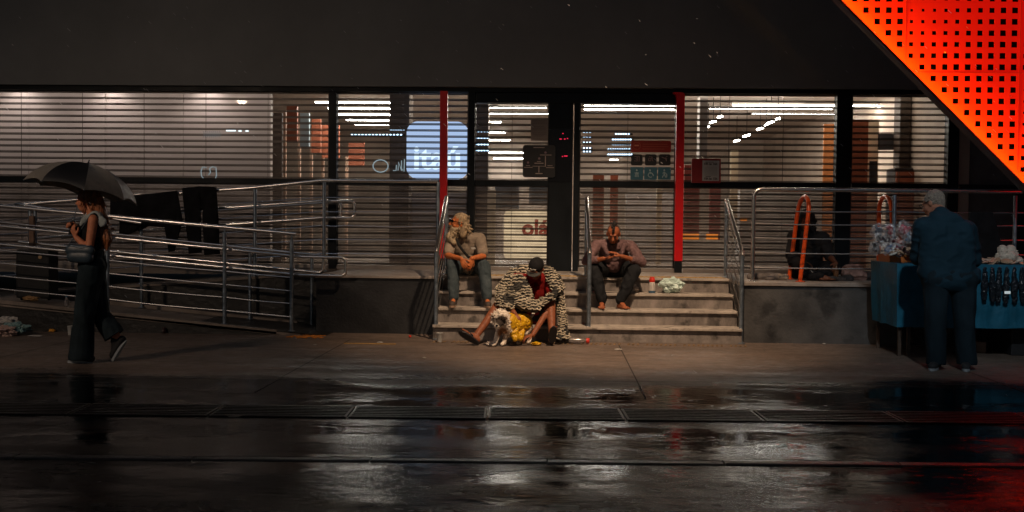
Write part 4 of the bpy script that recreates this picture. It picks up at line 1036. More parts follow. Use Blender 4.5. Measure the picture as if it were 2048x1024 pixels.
# --- man with mohawk
def mohawk():
    sk = skinmat('brown skin', (.30, .095, .042))
    hl, hr = Q(1206, 12.70, .80), Q(1250, 12.70, .80); sl, sr = Q(1192, 12.46, 1.09), Q(1262, 12.46, 1.09); nk = Q(1227, 12.44, 1.13)
    kl, kr = Q(1190, 12.22, .80), Q(1268, 12.22, .80); al, ar = Q(1204, 12.16, .43), Q(1242, 12.16, .43)
    el, er = Q(1172, 12.28, .90), Q(1284, 12.28, .90); wl, wr = Q(1207, 12.08, .945), Q(1243, 12.08, .975)
    hc = Q(1227, 12.33, 1.235)
    b = MB(); f, u, r, M = head(b, hc, (-.10, -.80, -.48), (0, -.5, .85), nk, 1.0)
    torso(b, hl, hr, sl, sr, nk); limb(b, (sl, el, wl), (.05, .038, .026)); limb(b, (sr, er, wr), (.05, .038, .026))
    limb(b, (hl, kl, al), (.080, .054, .036)); limb(b, (hr, kr, ar), (.080, .054, .036))
    hand(b, wl, (1, -.15, .18), (.1, -.1, 1), (0, -.6, .6), .35); hand(b, wr, (-.9, -.1, .45), (-.2, .2, -1), (-.3, -.5, .6), .22)
    barefoot(b, al, (-.10, -1, 0), .352); barefoot(b, ar, (.42, -1, 0), .352)
    body = bake(b, 'person', sk, voxel=.006, smooth=2, label='barefoot man with a mohawk and purple shirt seated on the top step', cat='person')
    b = MB(); torso(b, hl+Vector((0, 0, .02)), hr+Vector((0, 0, .02)), sl, sr, nk, .012, .02, (0, -1, -.3))
    w2, w3 = el.lerp(wl, .62), er.lerp(wr, .45)
    limb(b, (sl, el, w2), (.066, .052, .042)); limb(b, (sr, er, w3), (.066, .052, .043))
    b.cap(Q(1207, 12.34, 1.1), Q(1215, 12.30, 1.0), .03, .02); b.cap(Q(1249, 12.34, 1.1), Q(1243, 12.30, 1.0), .03, .02)
    bake(b, 'shirt', cloth('purple shirt', (.150, .088, .088), .35), body, voxel=.008, amp=.013, freq=15, st=(1, 1, .9))
    b = MB(); b.cap(hl, hr, .115, .115, 16); limb(b, (hl, kl, al+Vector((0, 0, .03))), (.105, .082, .058)); limb(b, (hr, kr, ar+Vector((0, 0, .03))), (.105, .082, .058))
    bake(b, 'trousers', cloth('black trousers', (.014, .015, .017), .4, ns=12), body, voxel=.008, amp=.016, freq=10, st=(1, 1, .7))
    hm = mat('dark mohawk hair', (.012, .009, .008), .7, nscale=40, namt=.4, bump=.8)
    b = MB()
    for k in range(14):
        a = R(62 - k*13); p = hc + (f*math.sin(a)*.095 + u*math.cos(a)*.100 + u*.022 - f*.01); o = (p-hc).normalized()
        b.cap(p-o*.015, p+o*(.020+.006*math.sin(k*2.3)), .019, .010, 8)
    stray(b, hc+u*.09-f*.01, (.018, .07, .02), 60, .04, u, .004, M)
    bake(b, 'mohawk_hair', hm, body, voxel=.005, smooth=1, amp=.004, freq=50)
    b = MB(); b.ell(hc-f*.024+u*.030, (.0785, .090, .083), M, 20); b.cap(hc-f*.05, hc-f*.06-u*.05, .055, .045); bake(b, 'cropped_hair', mat('cropped dark hair', (.055, .026, .016), .8, nscale=60, namt=.4), body, voxel=.006, smooth=1)
    b = MB(); b.ell(hc+f*.050-u*.095, (.040, .040, .026), M); bake(b, 'goatee', hm, body, voxel=.006, amp=.004, freq=50)
    b = MB()
    for k in (-1, 1): b.ell(hc+f*.092+u*.008+r*k*.032, (.013, .008, .004), M, 8, 6); b.cap(hc+f*.098+u*.032+r*k*.018, hc+f*.088+u*.034+r*k*.048, .004, .003, 6)
    b.build('brow_and_lash', hm, body, smooth=True)
mohawk()

# --- man in knit blanket and cap
KNIT = None
def knit_mat():
    m = bpy.data.materials.new('chunky knit'); m.use_nodes = True; n = m.node_tree.nodes; l = m.node_tree.links; b = n['Principled BSDF']
    b.inputs['Roughness'].default_value = .9
    tc = n.new('ShaderNodeTexCoord'); t = n.new('ShaderNodeTexNoise'); t.inputs['Scale'].default_value = 7; t.inputs['Detail'].default_value = 3
    l.new(tc.outputs['Object'], t.inputs['Vector'])
    mp = n.new('ShaderNodeMapping'); mp.inputs['Scale'].default_value = (24, 24, 46); l.new(tc.outputs['Object'], mp.inputs[0])
    ad = n.new('ShaderNodeMix'); ad.data_type = 'VECTOR'; ad.inputs[0].default_value = .12; l.new(mp.outputs[0], ad.inputs[4]); 
    vo = n.new('ShaderNodeTexVoronoi'); vo.inputs['Scale'].default_value = 1.0; vo.inputs['Randomness'].default_value = .75; l.new(mp.outputs[0], vo.inputs['Vector'])
    rp = n.new('ShaderNodeValToRGB'); e = rp.color_ramp.elements; e[0].position = .35; e[1].position = .62
    e[0].color = (.07, .065, .055, 1); e[1].color = (.012, .011, .010, 1); l.new(vo.outputs['Distance'], rp.inputs[0])
    r2 = n.new('ShaderNodeValToRGB'); e = r2.color_ramp.elements; e[0].position = .42; e[1].position = .56; e[0].color = (1, 1, 1, 1); e[1].color = (.22, .24, .22, 1)
    l.new(t.outputs['Fac'], r2.inputs[0])
    mx = n.new('ShaderNodeMix'); mx.data_type = 'RGBA'; mx.blend_type = 'MULTIPLY'; mx.inputs[0].default_value = .55; l.new(rp.outputs[0], mx.inputs[6]); l.new(r2.outputs[0], mx.inputs[7])
    l.new(mx.outputs[2], b.inputs['Base Color'])
    iv = n.new('ShaderNodeMath'); iv.operation = 'SUBTRACT'; iv.inputs[0].default_value = 1; l.new(vo.outputs['Distance'], iv.inputs[1])
    bp = n.new('ShaderNodeBump'); bp.inputs['Strength'].default_value = 1; bp.inputs['Distance'].default_value = .02; l.new(iv.outputs[0], bp.inputs['Height']); l.new(bp.outputs[0], b.inputs['Normal'])
    return m
def blanket_man():
    sk = skinmat('warm brown skin', (.24, .080, .038))
    hl, hr = Q(1052, 11.98, .285), Q(1090, 11.98, .285); sl, sr = Q(1032, 11.74, .71), Q(1106, 11.76, .70); nk = Q(1072, 11.70, .755)
    kl, kr = Q(1000, 11.52, .455), Q(1101, 11.55, .475); al, ar = Q(952, 11.26, .10), Q(1104, 11.34, .115)
    el, er = Q(1008, 11.52, .46), Q(1096, 11.50, .38); wl, wr = Q(1029, 11.28, .355), Q(1066, 11.30, .12)
    hc = Q(1073, 11.58, .84)
    b = MB(); f, u, r, M = head(b, hc, (-.32, -.72, -.62), (-.1, -.6, .8), nk, 1.0)
    torso(b, hl, hr, sl, sr, nk); limb(b, (sl, el, wl), (.052, .040, .028)); limb(b, (sr, er, wr), (.052, .040, .028))
    limb(b, (hl, kl, al), (.085, .056, .037)); limb(b, (hr, kr, ar), (.085, .058, .037))
    hand(b, wl, (.45, -.35, -.75), (-.1, .6, -.5), (-.5, -.5, 0), .7); hand(b, wr, (-.8, -.3, -.25), (0, .1, -1), (0, -1, .2), .5)
    ul = Vector((.55, -.5, .62)).normalized(); ur = Vector((.1, -.75, .65)).normalized()
    barefoot(b, al, Vector((-.75, -.2, .4)), None, up_=Vector((.2, .8, .5)))
    barefoot(b, ar, Vector((.10, -.55, .8)), None, up_=Vector((0, .8, .55)))
    body = bake(b, 'person', sk, voxel=.006, smooth=2, label='man in a cap and chunky knit blanket bent over the dog', cat='person')
    bl = cloth('black shorts', (.012, .012, .013), .4)
    b = MB(); b.cap(hl, hr, .12, .12); b.cap(hl, hl.lerp(kl, .8), .105, .085); b.cap(hr, hr.lerp(kr, .72), .105, .088); bake(b, 'shorts', bl, body, amp=.012)
    b = MB(); torso(b, hl, hr, sl, sr, nk, .014, .04, (0, -1, 0)); b.cap(sr, sr.lerp(er, .4), .07, .065); b.cap(sl, sl.lerp(el, .4), .07, .065)
    bake(b, 'red_shirt', cloth('dark red shirt', (.19, .009, .009), .3), body, amp=.012, freq=9)
    km = knit_mat()
    b = MB()
    C_ = lambda *a: b.cap(*a, 14)
    # around the back and shoulders
    A0 = Q(1012, 11.78, .66); A1 = Q(1030, 11.82, .78); A2 = Q(1058, 11.90, .80); A3 = Q(1098, 11.90, .78); A4 = Q(1118, 11.78, .66)
    C_(A0, A1, 0.055, 0.059); C_(A1, A2, 0.063, 0.067); C_(A2, A3, 0.067, 0.063); C_(A3, A4, 0.055, 0.042)
    C_(A1, Q(1004, 11.62, .58), 0.067, 0.071); C_(Q(1004, 11.62, .58), Q(1003, 11.45, .47), 0.071, 0.067); C_(Q(1003, 11.45, .47), Q(1018, 11.34, .42), 0.063, 0.050)
    C_(Q(1020, 11.62, .64), Q(1032, 11.45, .50), 0.050, 0.055); C_(Q(1040, 11.60, .70), Q(1056, 11.44, .52), .070, .06); C_(Q(1108, 11.70, .74), Q(1120, 11.66, .62), .05, .05); C_(Q(1112, 11.72, .72), Q(1112, 11.80, .62), .06, .06); C_(Q(1030, 11.62, .70), Q(1040, 11.5, .58), 0.059, 0.050)
    C_(Q(1102, 11.68, .73), Q(1114, 11.58, .60), .055, .05); C_(Q(1100, 11.72, .76), Q(1090, 11.85, .78), .06, .07)
    # over the lap
    C_(Q(1008, 11.42, .47), Q(1045, 11.38, .45), 0.063, 0.050); C_(Q(1045, 11.38, .45), Q(1080, 11.40, .46), 0.050, 0.046); C_(Q(1080, 11.40, .46), Q(1108, 11.47, .55), 0.046, 0.038)
    C_(Q(1020, 11.40, .52), Q(1060, 11.42, .50), 0.050, 0.042); C_(Q(1045, 11.38, .42), Q(1072, 11.36, .40), 0.050, 0.042)
    C_(Q(1108, 11.47, .55), Q(1116, 11.66, .64), 0.035, 0.038)
    # right hand side, falling to the pavement
    C_(A4, Q(1120, 11.70, .5), 0.038, 0.038); C_(Q(1120, 11.70, .5), Q(1124, 11.62, .30), 0.038, 0.042); C_(Q(1124, 11.62, .30), Q(1127, 11.52, .10), 0.042, 0.059)
    C_(Q(1127, 11.52, .10), Q(1118, 11.46, .06), 0.050, 0.042); C_(Q(1127, 11.55, .14), Q(1133, 11.50, .05), 0.042, 0.038)
    C_(A2, Q(1060, 12.0, .5), 0.067, 0.084); C_(A3, Q(1105, 11.95, .45), 0.067, 0.084)
    def knobs(p, n_):
        return .003*math.sin(p.z*105 + 3*noise.noise(p*5) + 1.2*math.sin(p.x*70))*abs(math.sin(p.x*62+p.y*40+p.z*10))
    bake(b, 'knit_blanket', km, body, voxel=.007, smooth=3, amp=.011, freq=7, fn=knobs)
    # chunky yarn stitches standing on the blanket
    kb = bpy.data.objects['knit_blanket'].data; L = ORG['knit_blanket']; b = MB(); cnt = 0
    ps = list(kb.polygons); random.shuffle(ps); used = {}
    for pl in ps:
        c = pl.center; g_ = c + L; zc_ = (g_.z + .016*math.sin(g_.x*17+g_.y*9) + .012*noise.noise(g_*7))/.030; key = (round(c.x/.026), round(c.y/.05), round(zc_))
        if key in used or abs(zc_-round(zc_)) > .14: continue
        used[key] = 1
        if pl.normal.y > .4 or noise.noise(g_*8.5) > .24 or pl.normal.z < -.35: continue
        n_ = pl.normal; t_ = n_.cross(Vector((0, 0, 1)));
        if t_.length < .2: t_ = Vector((1, 0, 0))
        t_.normalize(); s_ = n_.cross(t_); sg = 1 if key[0] % 2 else -1
        p = c + n_*.006 + L
        b.cap(p - t_*.021 - s_*.007*sg, p + t_*.020 + s_*.006*sg, .0070, .0048, 6); cnt += 1
        if cnt > 2600: break
    b.build('yarn_stitches', mat('cream yarn', (.58, .50, .37), .9, nscale=5, namt=.5, c2=(.68, .60, .46)), bpy.data.objects['knit_blanket'], smooth=True, kind='stuff')
    cm = cloth('black cap', (.012, .012, .013), .3)
    b = MB(); b.ell(hc+u*.048-f*.008, (.088, .104, .082), M, 22, 12); cp = bake(b, 'cap', cm, body, voxel=.006)
    pts = []; pts2 = []
    cbase = hc+u*.040+f*.062
    for k in range(15):
        a = R(-78+156*k/14); pts.append(cbase + r*math.sin(a)*.086 + f*math.cos(a)*.095 - u*(.018*math.sin(a)**2*0 + .028*math.cos(a)) - u*.016*abs(math.sin(a)))
    b = MB(); b.prism([p for p in pts], u*.006); b.build('cap_brim', cloth('dark grey brim', (.05, .048, .045), .3), cp)
    b = MB()
    q = hc+u*.07+f*.088
    b.tube([q - r*.035 - u*.004+f*.008, q - r*.012+f*.013 + u*.006, q + r*.012+f*.013 - u*.004, q + r*.036+f*.004 + u*.004], .006, 6)
    b.tube([q - r*.03 - u*.016+f*.013, q + r*.025+f*.014 - u*.016], .003, 6)
    b.build('cap_emblem', mat('cap emblem', (.35, .33, .30), .7), cp)
    sm = mat('black rubber sandal', (.008, .009, .013), .5)
    def sandal(an, d, u_):
        u_ = Vector(u_).normalized(); d = Vector(d); d = (d-u_*d.dot(u_)).normalized(); sd = d.cross(u_)
        base = an - u_*.075 - d*.06; pts = []
        for k in range(24):
            a = 2*math.pi*k/24; ca, sa = math.cos(a), math.sin(a); pts.append(base + d*(.125+ca*.135) + sd*sa*(.043+.010*ca) - u_*.02)
        b = MB(); b.prism(pts, u_*.02); q = b.build('sandal', sm, body, bevel=.004)
        b = MB(); m_ = base + d*.19 + u_*.002
        b.tube([base+d*.10+sd*.045, base+d*.15+sd*.03+u_*.045, m_, base+d*.15-sd*.03+u_*.045, base+d*.10-sd*.045], .007, 8); b.build('sandal_strap', sm, q, smooth=True)
    sandal(al, Vector((-.75, -.2, .4)), Vector((.2, .8, .5))); sandal(ar, Vector((.10, -.55, .8)), Vector((0, .8, .55)))
blanket_man()

# --- dog in yellow raincoat
def dog():
    fur = bpy.data.materials.new('dog fur'); fur.use_nodes = True; n = fur.node_tree.nodes; l = fur.node_tree.links; bs = n['Principled BSDF']; bs.inputs['Roughness'].default_value = .9
    geo = n.new('ShaderNodeNewGeometry'); 
    hd = Q(1002, 11.16, .30)
    def blob(c, r_):
        v = n.new('ShaderNodeVectorMath'); v.operation = 'DISTANCE'; l.new(geo.outputs['Position'], v.inputs[0]); v.inputs[1].default_value = tuple(c)
        mr = n.new('ShaderNodeMapRange'); mr.inputs[1].default_value = r_*.7; mr.inputs[2].default_value = r_*1.1; mr.inputs[3].default_value = 1; mr.inputs[4].default_value = 0; l.new(v.outputs['Value'], mr.inputs[0]); return mr.outputs[0]
    base = n.new('ShaderNodeValToRGB'); base.color_ramp.elements[0].color = (.48, .40, .32, 1); base.color_ramp.elements[1].color = (.78, .70, .60, 1)
    base.color_ramp.elements[0].position = .35; base.color_ramp.elements[1].position = .6
    t = n.new('ShaderNodeTexNoise'); t.inputs['Scale'].default_value = 30; l.new(geo.outputs['Position'], t.inputs['Vector']); l.new(t.outputs['Fac'], base.inputs[0])
    last = base.outputs[0]
    for c, r_, cc in ((hd+Vector((.01, -.11, -.015)), .080, (.03, .02, .015)), (hd+Vector((-.07, -.01, .02)), .05, (.10, .05, .025)), (hd+Vector((.02, -.03, -.15)), .07, (.22, .10, .04)), (hd+Vector((.045, -.06, .02)), .03, (.16, .09, .05))):
        mx = n.new('ShaderNodeMix'); mx.data_type = 'RGBA'; l.new(blob(c, r_), mx.inputs[0]); l.new(last, mx.inputs[6]); mx.inputs[7].default_value = (*cc, 1); last = mx.outputs[2]
    l.new(last, bs.inputs['Base Color'])
    b = MB()
    ru, ch = Q(1046, 11.42, .24), Q(1014, 11.22, .21)
    b.cap(ru, ch, .072, .080); b.cap(ch, hd, .085, .075)
    b.ell(hd+Vector((0, .01, .015)), (.100, .095, .092)); b.cap(hd+Vector((-.01, -.05, -.02)), hd+Vector((-.035, -.13, -.065)), .048, .032); b.ell(hd+Vector((-.036, -.150, -.055)), (.014, .012, .011))
    b.ell(hd+Vector((0, -.05, .02)), (.06, .05, .05))
    b.cap(hd+Vector((-.065, -.01, .035)), hd+Vector((-.10, -.02, -.035)), .026, .018); b.cap(hd+Vector((.06, .0, .04)), hd+Vector((.09, -.01, -.03)), .026, .02)
    for px, Yf_, kx, ka_ in ((990, 11.14, -.01, 0), (1008, 11.20, .01, 0)):
        p = Q(px+8, Yf_+.04, .17); e = Q(px+3, Yf_+.03, .09); w_ = Q(px-1, Yf_+.01, .03)
        b.cap(p, e, .036, .026); b.cap(e, w_, .026, .022); b.cap(w_, w_+Vector((-.012, -.035, -.008)), .024, .020, flat=((0, 0, 1), .8))
    for px, Yh in ((1036, 11.40), (1056, 11.46)):
        p = Q(px, Yh, .19); kn = Q(px-6, Yh-.05, .13); hk = Q(px+5, Yh+.04, .085); w_ = Q(px+2, Yh, .022)
        b.cap(p, kn, .055, .038); b.cap(kn, hk, .032, .022); b.cap(hk, w_, .02, .02); b.cap(w_, w_+Vector((-.01, -.04, -.004)), .020, .017)
    b.cap(ru+Vector((.05, .06, .02)), ru+Vector((.12, .13, .10)), .022, .012)
    stray(b, hd+Vector((0, .01, .015)), (.095, .09, .085), 150, .028, (0, -.1, -.4), .0045); stray(b, ch, (.07, .07, .09), 60, .03, (0, 0, -1), .0045)
    body = bake(b, 'dog', fur, voxel=.0055, smooth=1, amp=.007, freq=34, label='small white and brown dog in a yellow raincoat on the pavement', cat='dog')
    b = MB(); b.cap(ru+Vector((.0, .03, 0)), ch+Vector((.035, .03, .01)), .104, .098); b.cap(ch+Vector((.04, .03, .02)), ch+Vector((.025, .01, .06)), .09, .09); b.cap(ru+Vector((-.02, -.02, -.02)), Q(1038, 11.24, .10), .06, .045)
    b.cap(ch+Vector((.07, .0, -.02)), Q(1030, 11.18, .09), .055, .03)
    bake(b, 'raincoat', mat('yellow raincoat', (.62, .34, .008), .38, nscale=8, namt=.2, bump=.8, bscale=30), body, voxel=.006, smooth=1, amp=.016, freq=26)
    b = MB()
    b.ell(hd+Vector((-.05, -.085, .008)), .009); b.ell(hd+Vector((.012, -.098, .010)), .009); b.ell(hd+Vector((-.037, -.163, -.055)), (.014, .010, .010)); b.build('eyes_and_nose', mat('dog eye', (.004, .004, .004), .1), body, smooth=True)
dog()
# --- woman with umbrella
def woman():
    Y = 9.44
    sk = skinmat('rosy skin', (.56, .21, .11))
    Z = lambda py: 1.33-(py+9-450)/217.0
    P = lambda px, py, dy=0: Q(px, Y+dy, Z(py))
    hl, hr = P(184, 534, -.075), P(186, 534, .085)      # near hip, far hip
    sl, sr = P(187, 438, -.15), P(187, 440, .17); nk = P(186, 428)
    hc = P(176, 400)
    el, wl = P(178, 498, -.20), P(152, 474, -.16)
    er, wr = P(172, 492, .14), P(152, 462, .02)
    b = MB(); f, u, r, M = head(b, hc, (-1, -.12, -.05), (0, 0, 1), nk, .95)
    # torso seen from the side: shoulders lie along Y
    X = Vector((0, 1, 0)); pc = (hl+hr)/2; wa = P(184, 498); ch = P(184, 462)
    def tor(b, g=0):
        b.cap(hl, hr, .100+g, .100+g); 
        for k in (-1, 1):
            b.cap(pc+X*k*.05, wa+X*k*.035, .098+g, .078+g); b.cap(wa+X*k*.035, ch+X*k*.06, .078+g, .082+g); b.cap(ch+X*k*.06, (sl if k < 0 else sr)-X*k*.035, .082+g, .048+g)
            b.ell(ch+X*k*.065+Vector((-.075, 0, .0)), .052+g)
    tor(b)
    b.cap(nk, sl-X*-.05, .045, .045); b.cap(nk, sr-X*.05, .045, .045)
    limb(b, (sl, el, wl), (.046, .036, .024)); limb(b, (sr, er, wr), (.046, .036, .024))
    k1, a1 = P(168, 634, -.07), P(166, 712, -.06); k2, a2 = P(200, 632, .09), P(237, 683, .10)
    limb(b, (hl, k1, a1), (.085, .055, .038)); limb(b, (hr, k2, a2), (.085, .055, .038))
    hand(b, wl, (-.35, -.1, .9), (.4, .8, .2), (.5, .5, .5), .8, .9); hand(b, wr, (-.5, -.2, .6), (-.3, -.7, .2), (.2, -.2, 1), 1.2, .9)
    body = bake(b, 'person', sk, voxel=.0065, smooth=2, label='woman with long auburn hair and wide dark trousers walking left under an umbrella', cat='person')
    b = MB(); tor(b, .012); b.v = [v for v in b.v]
    bake(b, 'sleeveless_top', cloth('black top', (.010, .011, .012), .4), body, amp=.008, freq=10)
    tm = cloth('dark wide trousers', (.018, .028, .034), .45, ns=4)
    b = MB(); b.cap(hl, hr, .118, .118); b.cap(P(184, 506, -.04), P(184, 506, .05), .094, .094)
    limb(b, (hl, k1, P(162, 716, -.06)), (.116, .085, .112)); limb(b, (hr, k2, P(234, 684, .10)), (.108, .080, .100))
    cd_ = (P(234, 684, .1)-k2).normalized(); cp_ = P(229, 676, .10); lim = P(203, 640).x
    bake(b, 'trousers', tm, body, voxel=.009, floor=.035, cuts=[(cp_, cd_, lambda v: v.x > lim and v.z < .62)], smooth=6, amp=.014, freq=6, st=(1.6, 1.6, .45))
    rub = mat('white rubber sole', (.30, .33, .35), .6, nscale=20, namt=.2); cv = mat('black canvas', (.012, .012, .014), .8)
    shoe(P(172, 712, -.06), (-1, 0, 0), .002, cv, rub, body, .25)
    d2 = (P(221, 722, .1)-P(246, 680, .1)).normalized(); u2 = Vector((d2.z, 0, -d2.x)); u2 = u2 if u2.x < 0 else -u2
    shoe(P(232, 688, .10), d2, None, cv, rub, body, .26, u=u2)
    cm = cloth('pale collar', (.38, .42, .42), .3)
    b = MB()
    b.cap(P(170, 440, -.13), P(190, 428, -.12), .028, .034, 12, ((0, 1, 0), .5)); b.cap(P(190, 428, -.12), P(204, 444, -.13), .036, .044, 12, ((0, 1, 0), .5)); b.cap(P(170, 440, -.13), P(162, 456, -.05), .026, .016, 12)
    b.cap(P(170, 434, .1), P(200, 434, .1), .03, .03); b.cap(P(198, 430, -.1), P(200, 430, .1), .03, .03); b.cap(P(168, 440, .1), P(163, 452, .0), .025, .018)
    bake(b, 'collar_frill', cm, body, amp=.010, freq=22)
    hm = mat('auburn hair', (.30, .10, .035), .45, nscale=30, namt=.6, stretch=(1, 1, .2), bump=1.0, bscale=60)
    b = MB(); b.ell(hc-f*.016+u*.035, (.086, .100, .088), M, 20); b.cap(hc-f*.06, P(206, 450), .075, .062); b.cap(P(206, 450, -.03), P(213, 478, -.07), .062, .050); b.cap(P(213, 478, -.07), P(213, 500, -.09), .048, .012)
    stray(b, P(206, 460), (.05, .06, .12), 90, .07, (0, 0, -1), .005); stray(b, hc-f*.03, (.085, .095, .09), 30, .05, (.3, 0, -1), .005, M)
    bake(b, 'hair', hm, body, voxel=.006, smooth=1, amp=.010, freq=24, st=(1, 1, .25))
    b = MB()
    for k in (-1, 1): b.ell(hc+(f*.090+u*.004+r*k*.032)*.95, (.011, .007, .004), M, 8, 6); b.cap(hc+(f*.095+u*.026+r*k*.018)*.95, hc+(f*.086+u*.028+r*k*.046)*.95, .0035, .003, 6)
    b.build('brow_and_lash', hm, body, smooth=True)
    # shoulder bag
    bg_ = mat('blue grey leather', (.035, .055, .075), .45, nscale=14, namt=.25)
    c = P(158, 505, -.21); t = thing('shoulder_bag', tuple(c-Vector((0, 0, .09))), 'dark blue grey shoulder bag held against the walking woman\'s hip', 'bag')
    b = MB(); b.cap(P(143, 500, -.21), P(178, 500, -.21), .055, .055, 14, ((0, 1, 0), .6)); b.cap(P(146, 513, -.21), P(174, 513, -.21), .058, .058, 14, ((0, 1, 0), .65)); bake(b, 'bag_body', bg_, t, voxel=.007, amp=.006)
    b = MB(); b.tube([P(138, 500, -.21), P(137, 488, -.2), P(160, 462, -.15), P(180, 432, -.17), P(192, 430, -.14), P(196, 460, -.10), P(182, 496, -.20)], .006, 8); b.build('bag_strap', bg_, t, smooth=True)
    b = MB(); b.tube([P(141, 490, -.245), P(160, 494, -.255), P(178, 490, -.245)], .003, 6); b.build('zipper', STEEL_D, t)
    # umbrella
    A = P(163, 384); top = P(168, 324)
    ax = Matrix.Rotation(R(10.5), 3, 'Y') @ Matrix.Rotation(R(-7), 3, 'X') @ Vector((0, 0, 1))
    f_, u_, r_, _M = None, None, None, None
    X_ = ax.cross(Vector((0, 1, 0))).normalized(); X_ = -X_ if X_.x < 0 else X_; Y_ = ax.cross(X_).normalized()
    H = .28; RR = .50; t = thing('umbrella', tuple(P(150, 462, .02)), 'wet black umbrella with eight panels held over the walking woman', 'umbrella')
    apex = A + ax*H
    NS = 8
    def prof(s_): return RR*math.sin(s_*R(74))/math.sin(R(74)), H*(1 - (1-math.cos(s_*R(74)))/(1-math.cos(R(74))))
    def pt(k, s_, inner=0):
        i = math.floor(k); fr = k - i; a0 = 2*math.pi*(i+.5)/NS+R(4); a1 = a0+2*math.pi/NS
        rr, hh = prof(s_); sag = math.sin(fr*math.pi)
        p0 = X_*math.cos(a0)+Y_*math.sin(a0); p1 = X_*math.cos(a1)+Y_*math.sin(a1)
        v = (p0*(1-fr)+p1*fr)*rr*(1-.03*sag*s_); 
        return A + v + ax*(hh + (.030*sag*(s_**3)) - .018*sag*math.sin(s_*math.pi) - inner)
    canopy = [mat('umbrella fabric', (.20, .18, .15), .34, nscale=10, namt=.3, bump=.3, bscale=300, rvar=.1, sheen=.3), mat('umbrella fabric dark panel', (.008, .008, .009), .55, nscale=10, namt=.3, bump=.2, bscale=300)]
    UMBD = 5  # this one panel is coloured much darker than the others
    for i in range(NS):
        b = MB(); n1, n2 = 8, 10; vs_ = []
        for j in range(n2+1):
            for k in range(n1+1): vs_.append(pt(i+k/n1*.9999, j/n2))
        fs = [(j*(n1+1)+k, j*(n1+1)+k+1, (j+1)*(n1+1)+k+1, (j+1)*(n1+1)+k) for j in range(n2) for k in range(n1)]
        lo = [p - ax*.003 for p in vs_]; m_ = len(vs_)
        b.add(vs_+lo, fs + [tuple(q+m_ for q in reversed(f2)) for f2 in fs] + [(n2*(n1+1)+k+1, n2*(n1+1)+k, m_+n2*(n1+1)+k, m_+n2*(n1+1)+k+1) for k in range(n1)])
        b.build('canopy_panel', canopy[0 if i != UMBD else 1], t, smooth=True)
    for i in range(NS):
        b = MB(); b.tube([pt(i, j/8, .009) for j in range(9)], .0035, 6); b.lathe(pt(i, 1.0)-ax*.006, [(.004, 0), (.004, .01)], 6); b.build('rib', STEEL_D, t, smooth=True)
        b = MB(); b.tube([apex-ax*.20, pt(i, .5, .012)], .0025, 6); b.build('stretcher', STEEL_D, t)
    b = MB(); b.lathe(apex, [(.02, -.004), (.012, .006), (.006, .012), (.005, .035), (.001, .038)], 10, Matrix((X_, Y_, ax)).transposed()); b.build('ferrule', FRAME, t, smooth='auto')
    hb = wr + Vector((-.03, -.02, .05))
    b = MB(); b.tube([apex, hb], .005, 8); b.build('shaft', STEEL_D, t); 
    b = MB(); dn = (hb-apex).normalized(); b.tube([hb-dn*.05, hb+dn*.08], .013, 10); b.build('handle', FRAME, t, smooth='auto')
woman()

